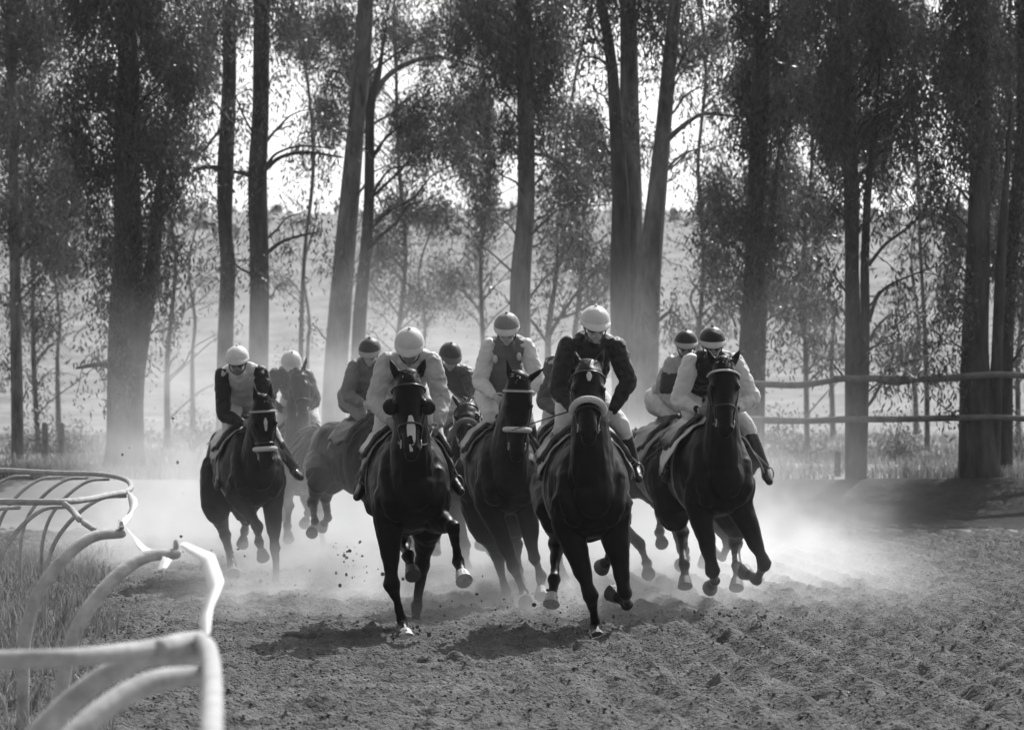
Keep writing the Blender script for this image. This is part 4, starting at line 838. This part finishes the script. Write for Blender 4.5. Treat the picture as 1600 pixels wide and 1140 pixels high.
# ------------------------------------------------------------------ dust cloud and haze
def box(x0, x1, y0, y1, z0, z1):
    V = [(x, y, z) for x in (x0, x1) for y in (y0, y1) for z in (z0, z1)]
    return V, [(0, 1, 3, 2), (4, 6, 7, 5), (0, 4, 5, 1), (2, 3, 7, 6), (0, 2, 6, 4), (1, 5, 7, 3)]
def dust(name, b, dens, cxy, rad, zs, y0, y1, seed):
    m = bpy.data.materials.new(name); m.use_nodes = True; t = m.node_tree; t.nodes.remove(t.nodes['Principled BSDF'])
    v = t.nodes.new('ShaderNodeVolumePrincipled'); v.inputs['Color'].default_value = grey(.97); v.inputs['Anisotropy'].default_value = .55
    t.links.new(v.outputs[0], t.nodes['Material Output'].inputs['Volume'])
    tc = t.nodes.new('ShaderNodeTexCoord'); sp = t.nodes.new('ShaderNodeSeparateXYZ'); t.links.new(tc.outputs['Object'], sp.inputs[0])
    def mth(op, a, b_=None, c=None):
        n = t.nodes.new('ShaderNodeMath'); n.operation = op
        for i, q in enumerate((a, b_, c)):
            if q is None: continue
            if isinstance(q, (int, float)): n.inputs[i].default_value = q
            else: t.links.new(q, n.inputs[i])
        return n.outputs[0]
    def mr(x, a, b_, c, d, ty='SMOOTHSTEP'):
        n = t.nodes.new('ShaderNodeMapRange'); n.interpolation_type = ty; t.links.new(x, n.inputs[0])
        for i, q in zip(('From Min', 'From Max', 'To Min', 'To Max'), (a, b_, c, d)): n.inputs[i].default_value = q
        return n.outputs[0]
    X, Y, Z = sp.outputs
    nz = t.nodes.new('ShaderNodeTexNoise'); nz.inputs['Scale'].default_value = .85; nz.inputs['Distortion'].default_value = 1.1; nz.inputs['Detail'].default_value = 4.5; nz.inputs['Roughness'].default_value = .6; t.links.new(tc.outputs['Object'], nz.inputs['Vector'])
    n1 = mr(nz.outputs['Fac'], .41, .64, .0, 2.5, 'LINEAR')
    n2_ = t.nodes.new('ShaderNodeTexNoise'); n2_.inputs['Scale'].default_value = .33; n2_.inputs['Detail'].default_value = 2.0; t.links.new(tc.outputs['Object'], n2_.inputs['Vector'])
    zf = mth('EXPONENT', mth('MULTIPLY', Z, mr(n2_.outputs['Fac'], .38, .64, -2.3, -.85, 'LINEAR'))); xf = mth('MULTIPLY', mr(X, cxy[0] - rad, cxy[0] - rad * .45, 0, 1), mr(X, 1.9, 4.6, 1, 0))
    yf = mth('MULTIPLY', mr(Y, y0[0], y0[1], 0, 1), mr(Y, y1[0], y1[1], 1, 0)); tf = mr(Z, b[5] * .5, b[5] * .97, 1, 0)
    d = mth('MULTIPLY', mth('MULTIPLY', mth('MULTIPLY', zf, xf), mth('MULTIPLY', yf, n1)), mth('MULTIPLY', tf, dens))
    lo = mth('MULTIPLY', mth('MULTIPLY', mth('EXPONENT', mth('MULTIPLY', Z, -4.0)), mr(Y, 23.8, 30.5, 0, .46)), mth('MULTIPLY', mth('MULTIPLY', xf, mr(X, -3.6, -1.6, 0, 1)), n1)); hi_ = mth('MULTIPLY', mr(Y, 38, 43, 1, 0), lo); d = mth('ADD', d, hi_)
    t.links.new(d, v.inputs['Density'])
    m.cycles.volume_step_rate = 1.0
    o = obj(name, box(*b), m, smooth=False); tag(o, kind='stuff'); return o
dust('dust_cloud', (-8, 7, 23.2, 43, -.05, 4.6), .60, (-1.2, 1.2), 4.6, .80, (30.0, 36.5), (39, 43), 1)

hz = bpy.data.materials.new('haze'); hz.use_nodes = True; t = hz.node_tree; t.nodes.remove(t.nodes['Principled BSDF'])
v = t.nodes.new('ShaderNodeVolumePrincipled'); v.inputs['Color'].default_value = grey(.97); v.inputs['Density'].default_value = .00022; v.inputs['Anisotropy'].default_value = .5
t.links.new(v.outputs[0], t.nodes['Material Output'].inputs['Volume'])
tag(obj('haze', box(-230, 230, -14, 425, -1.5, 34), hz, smooth=False), kind='stuff')
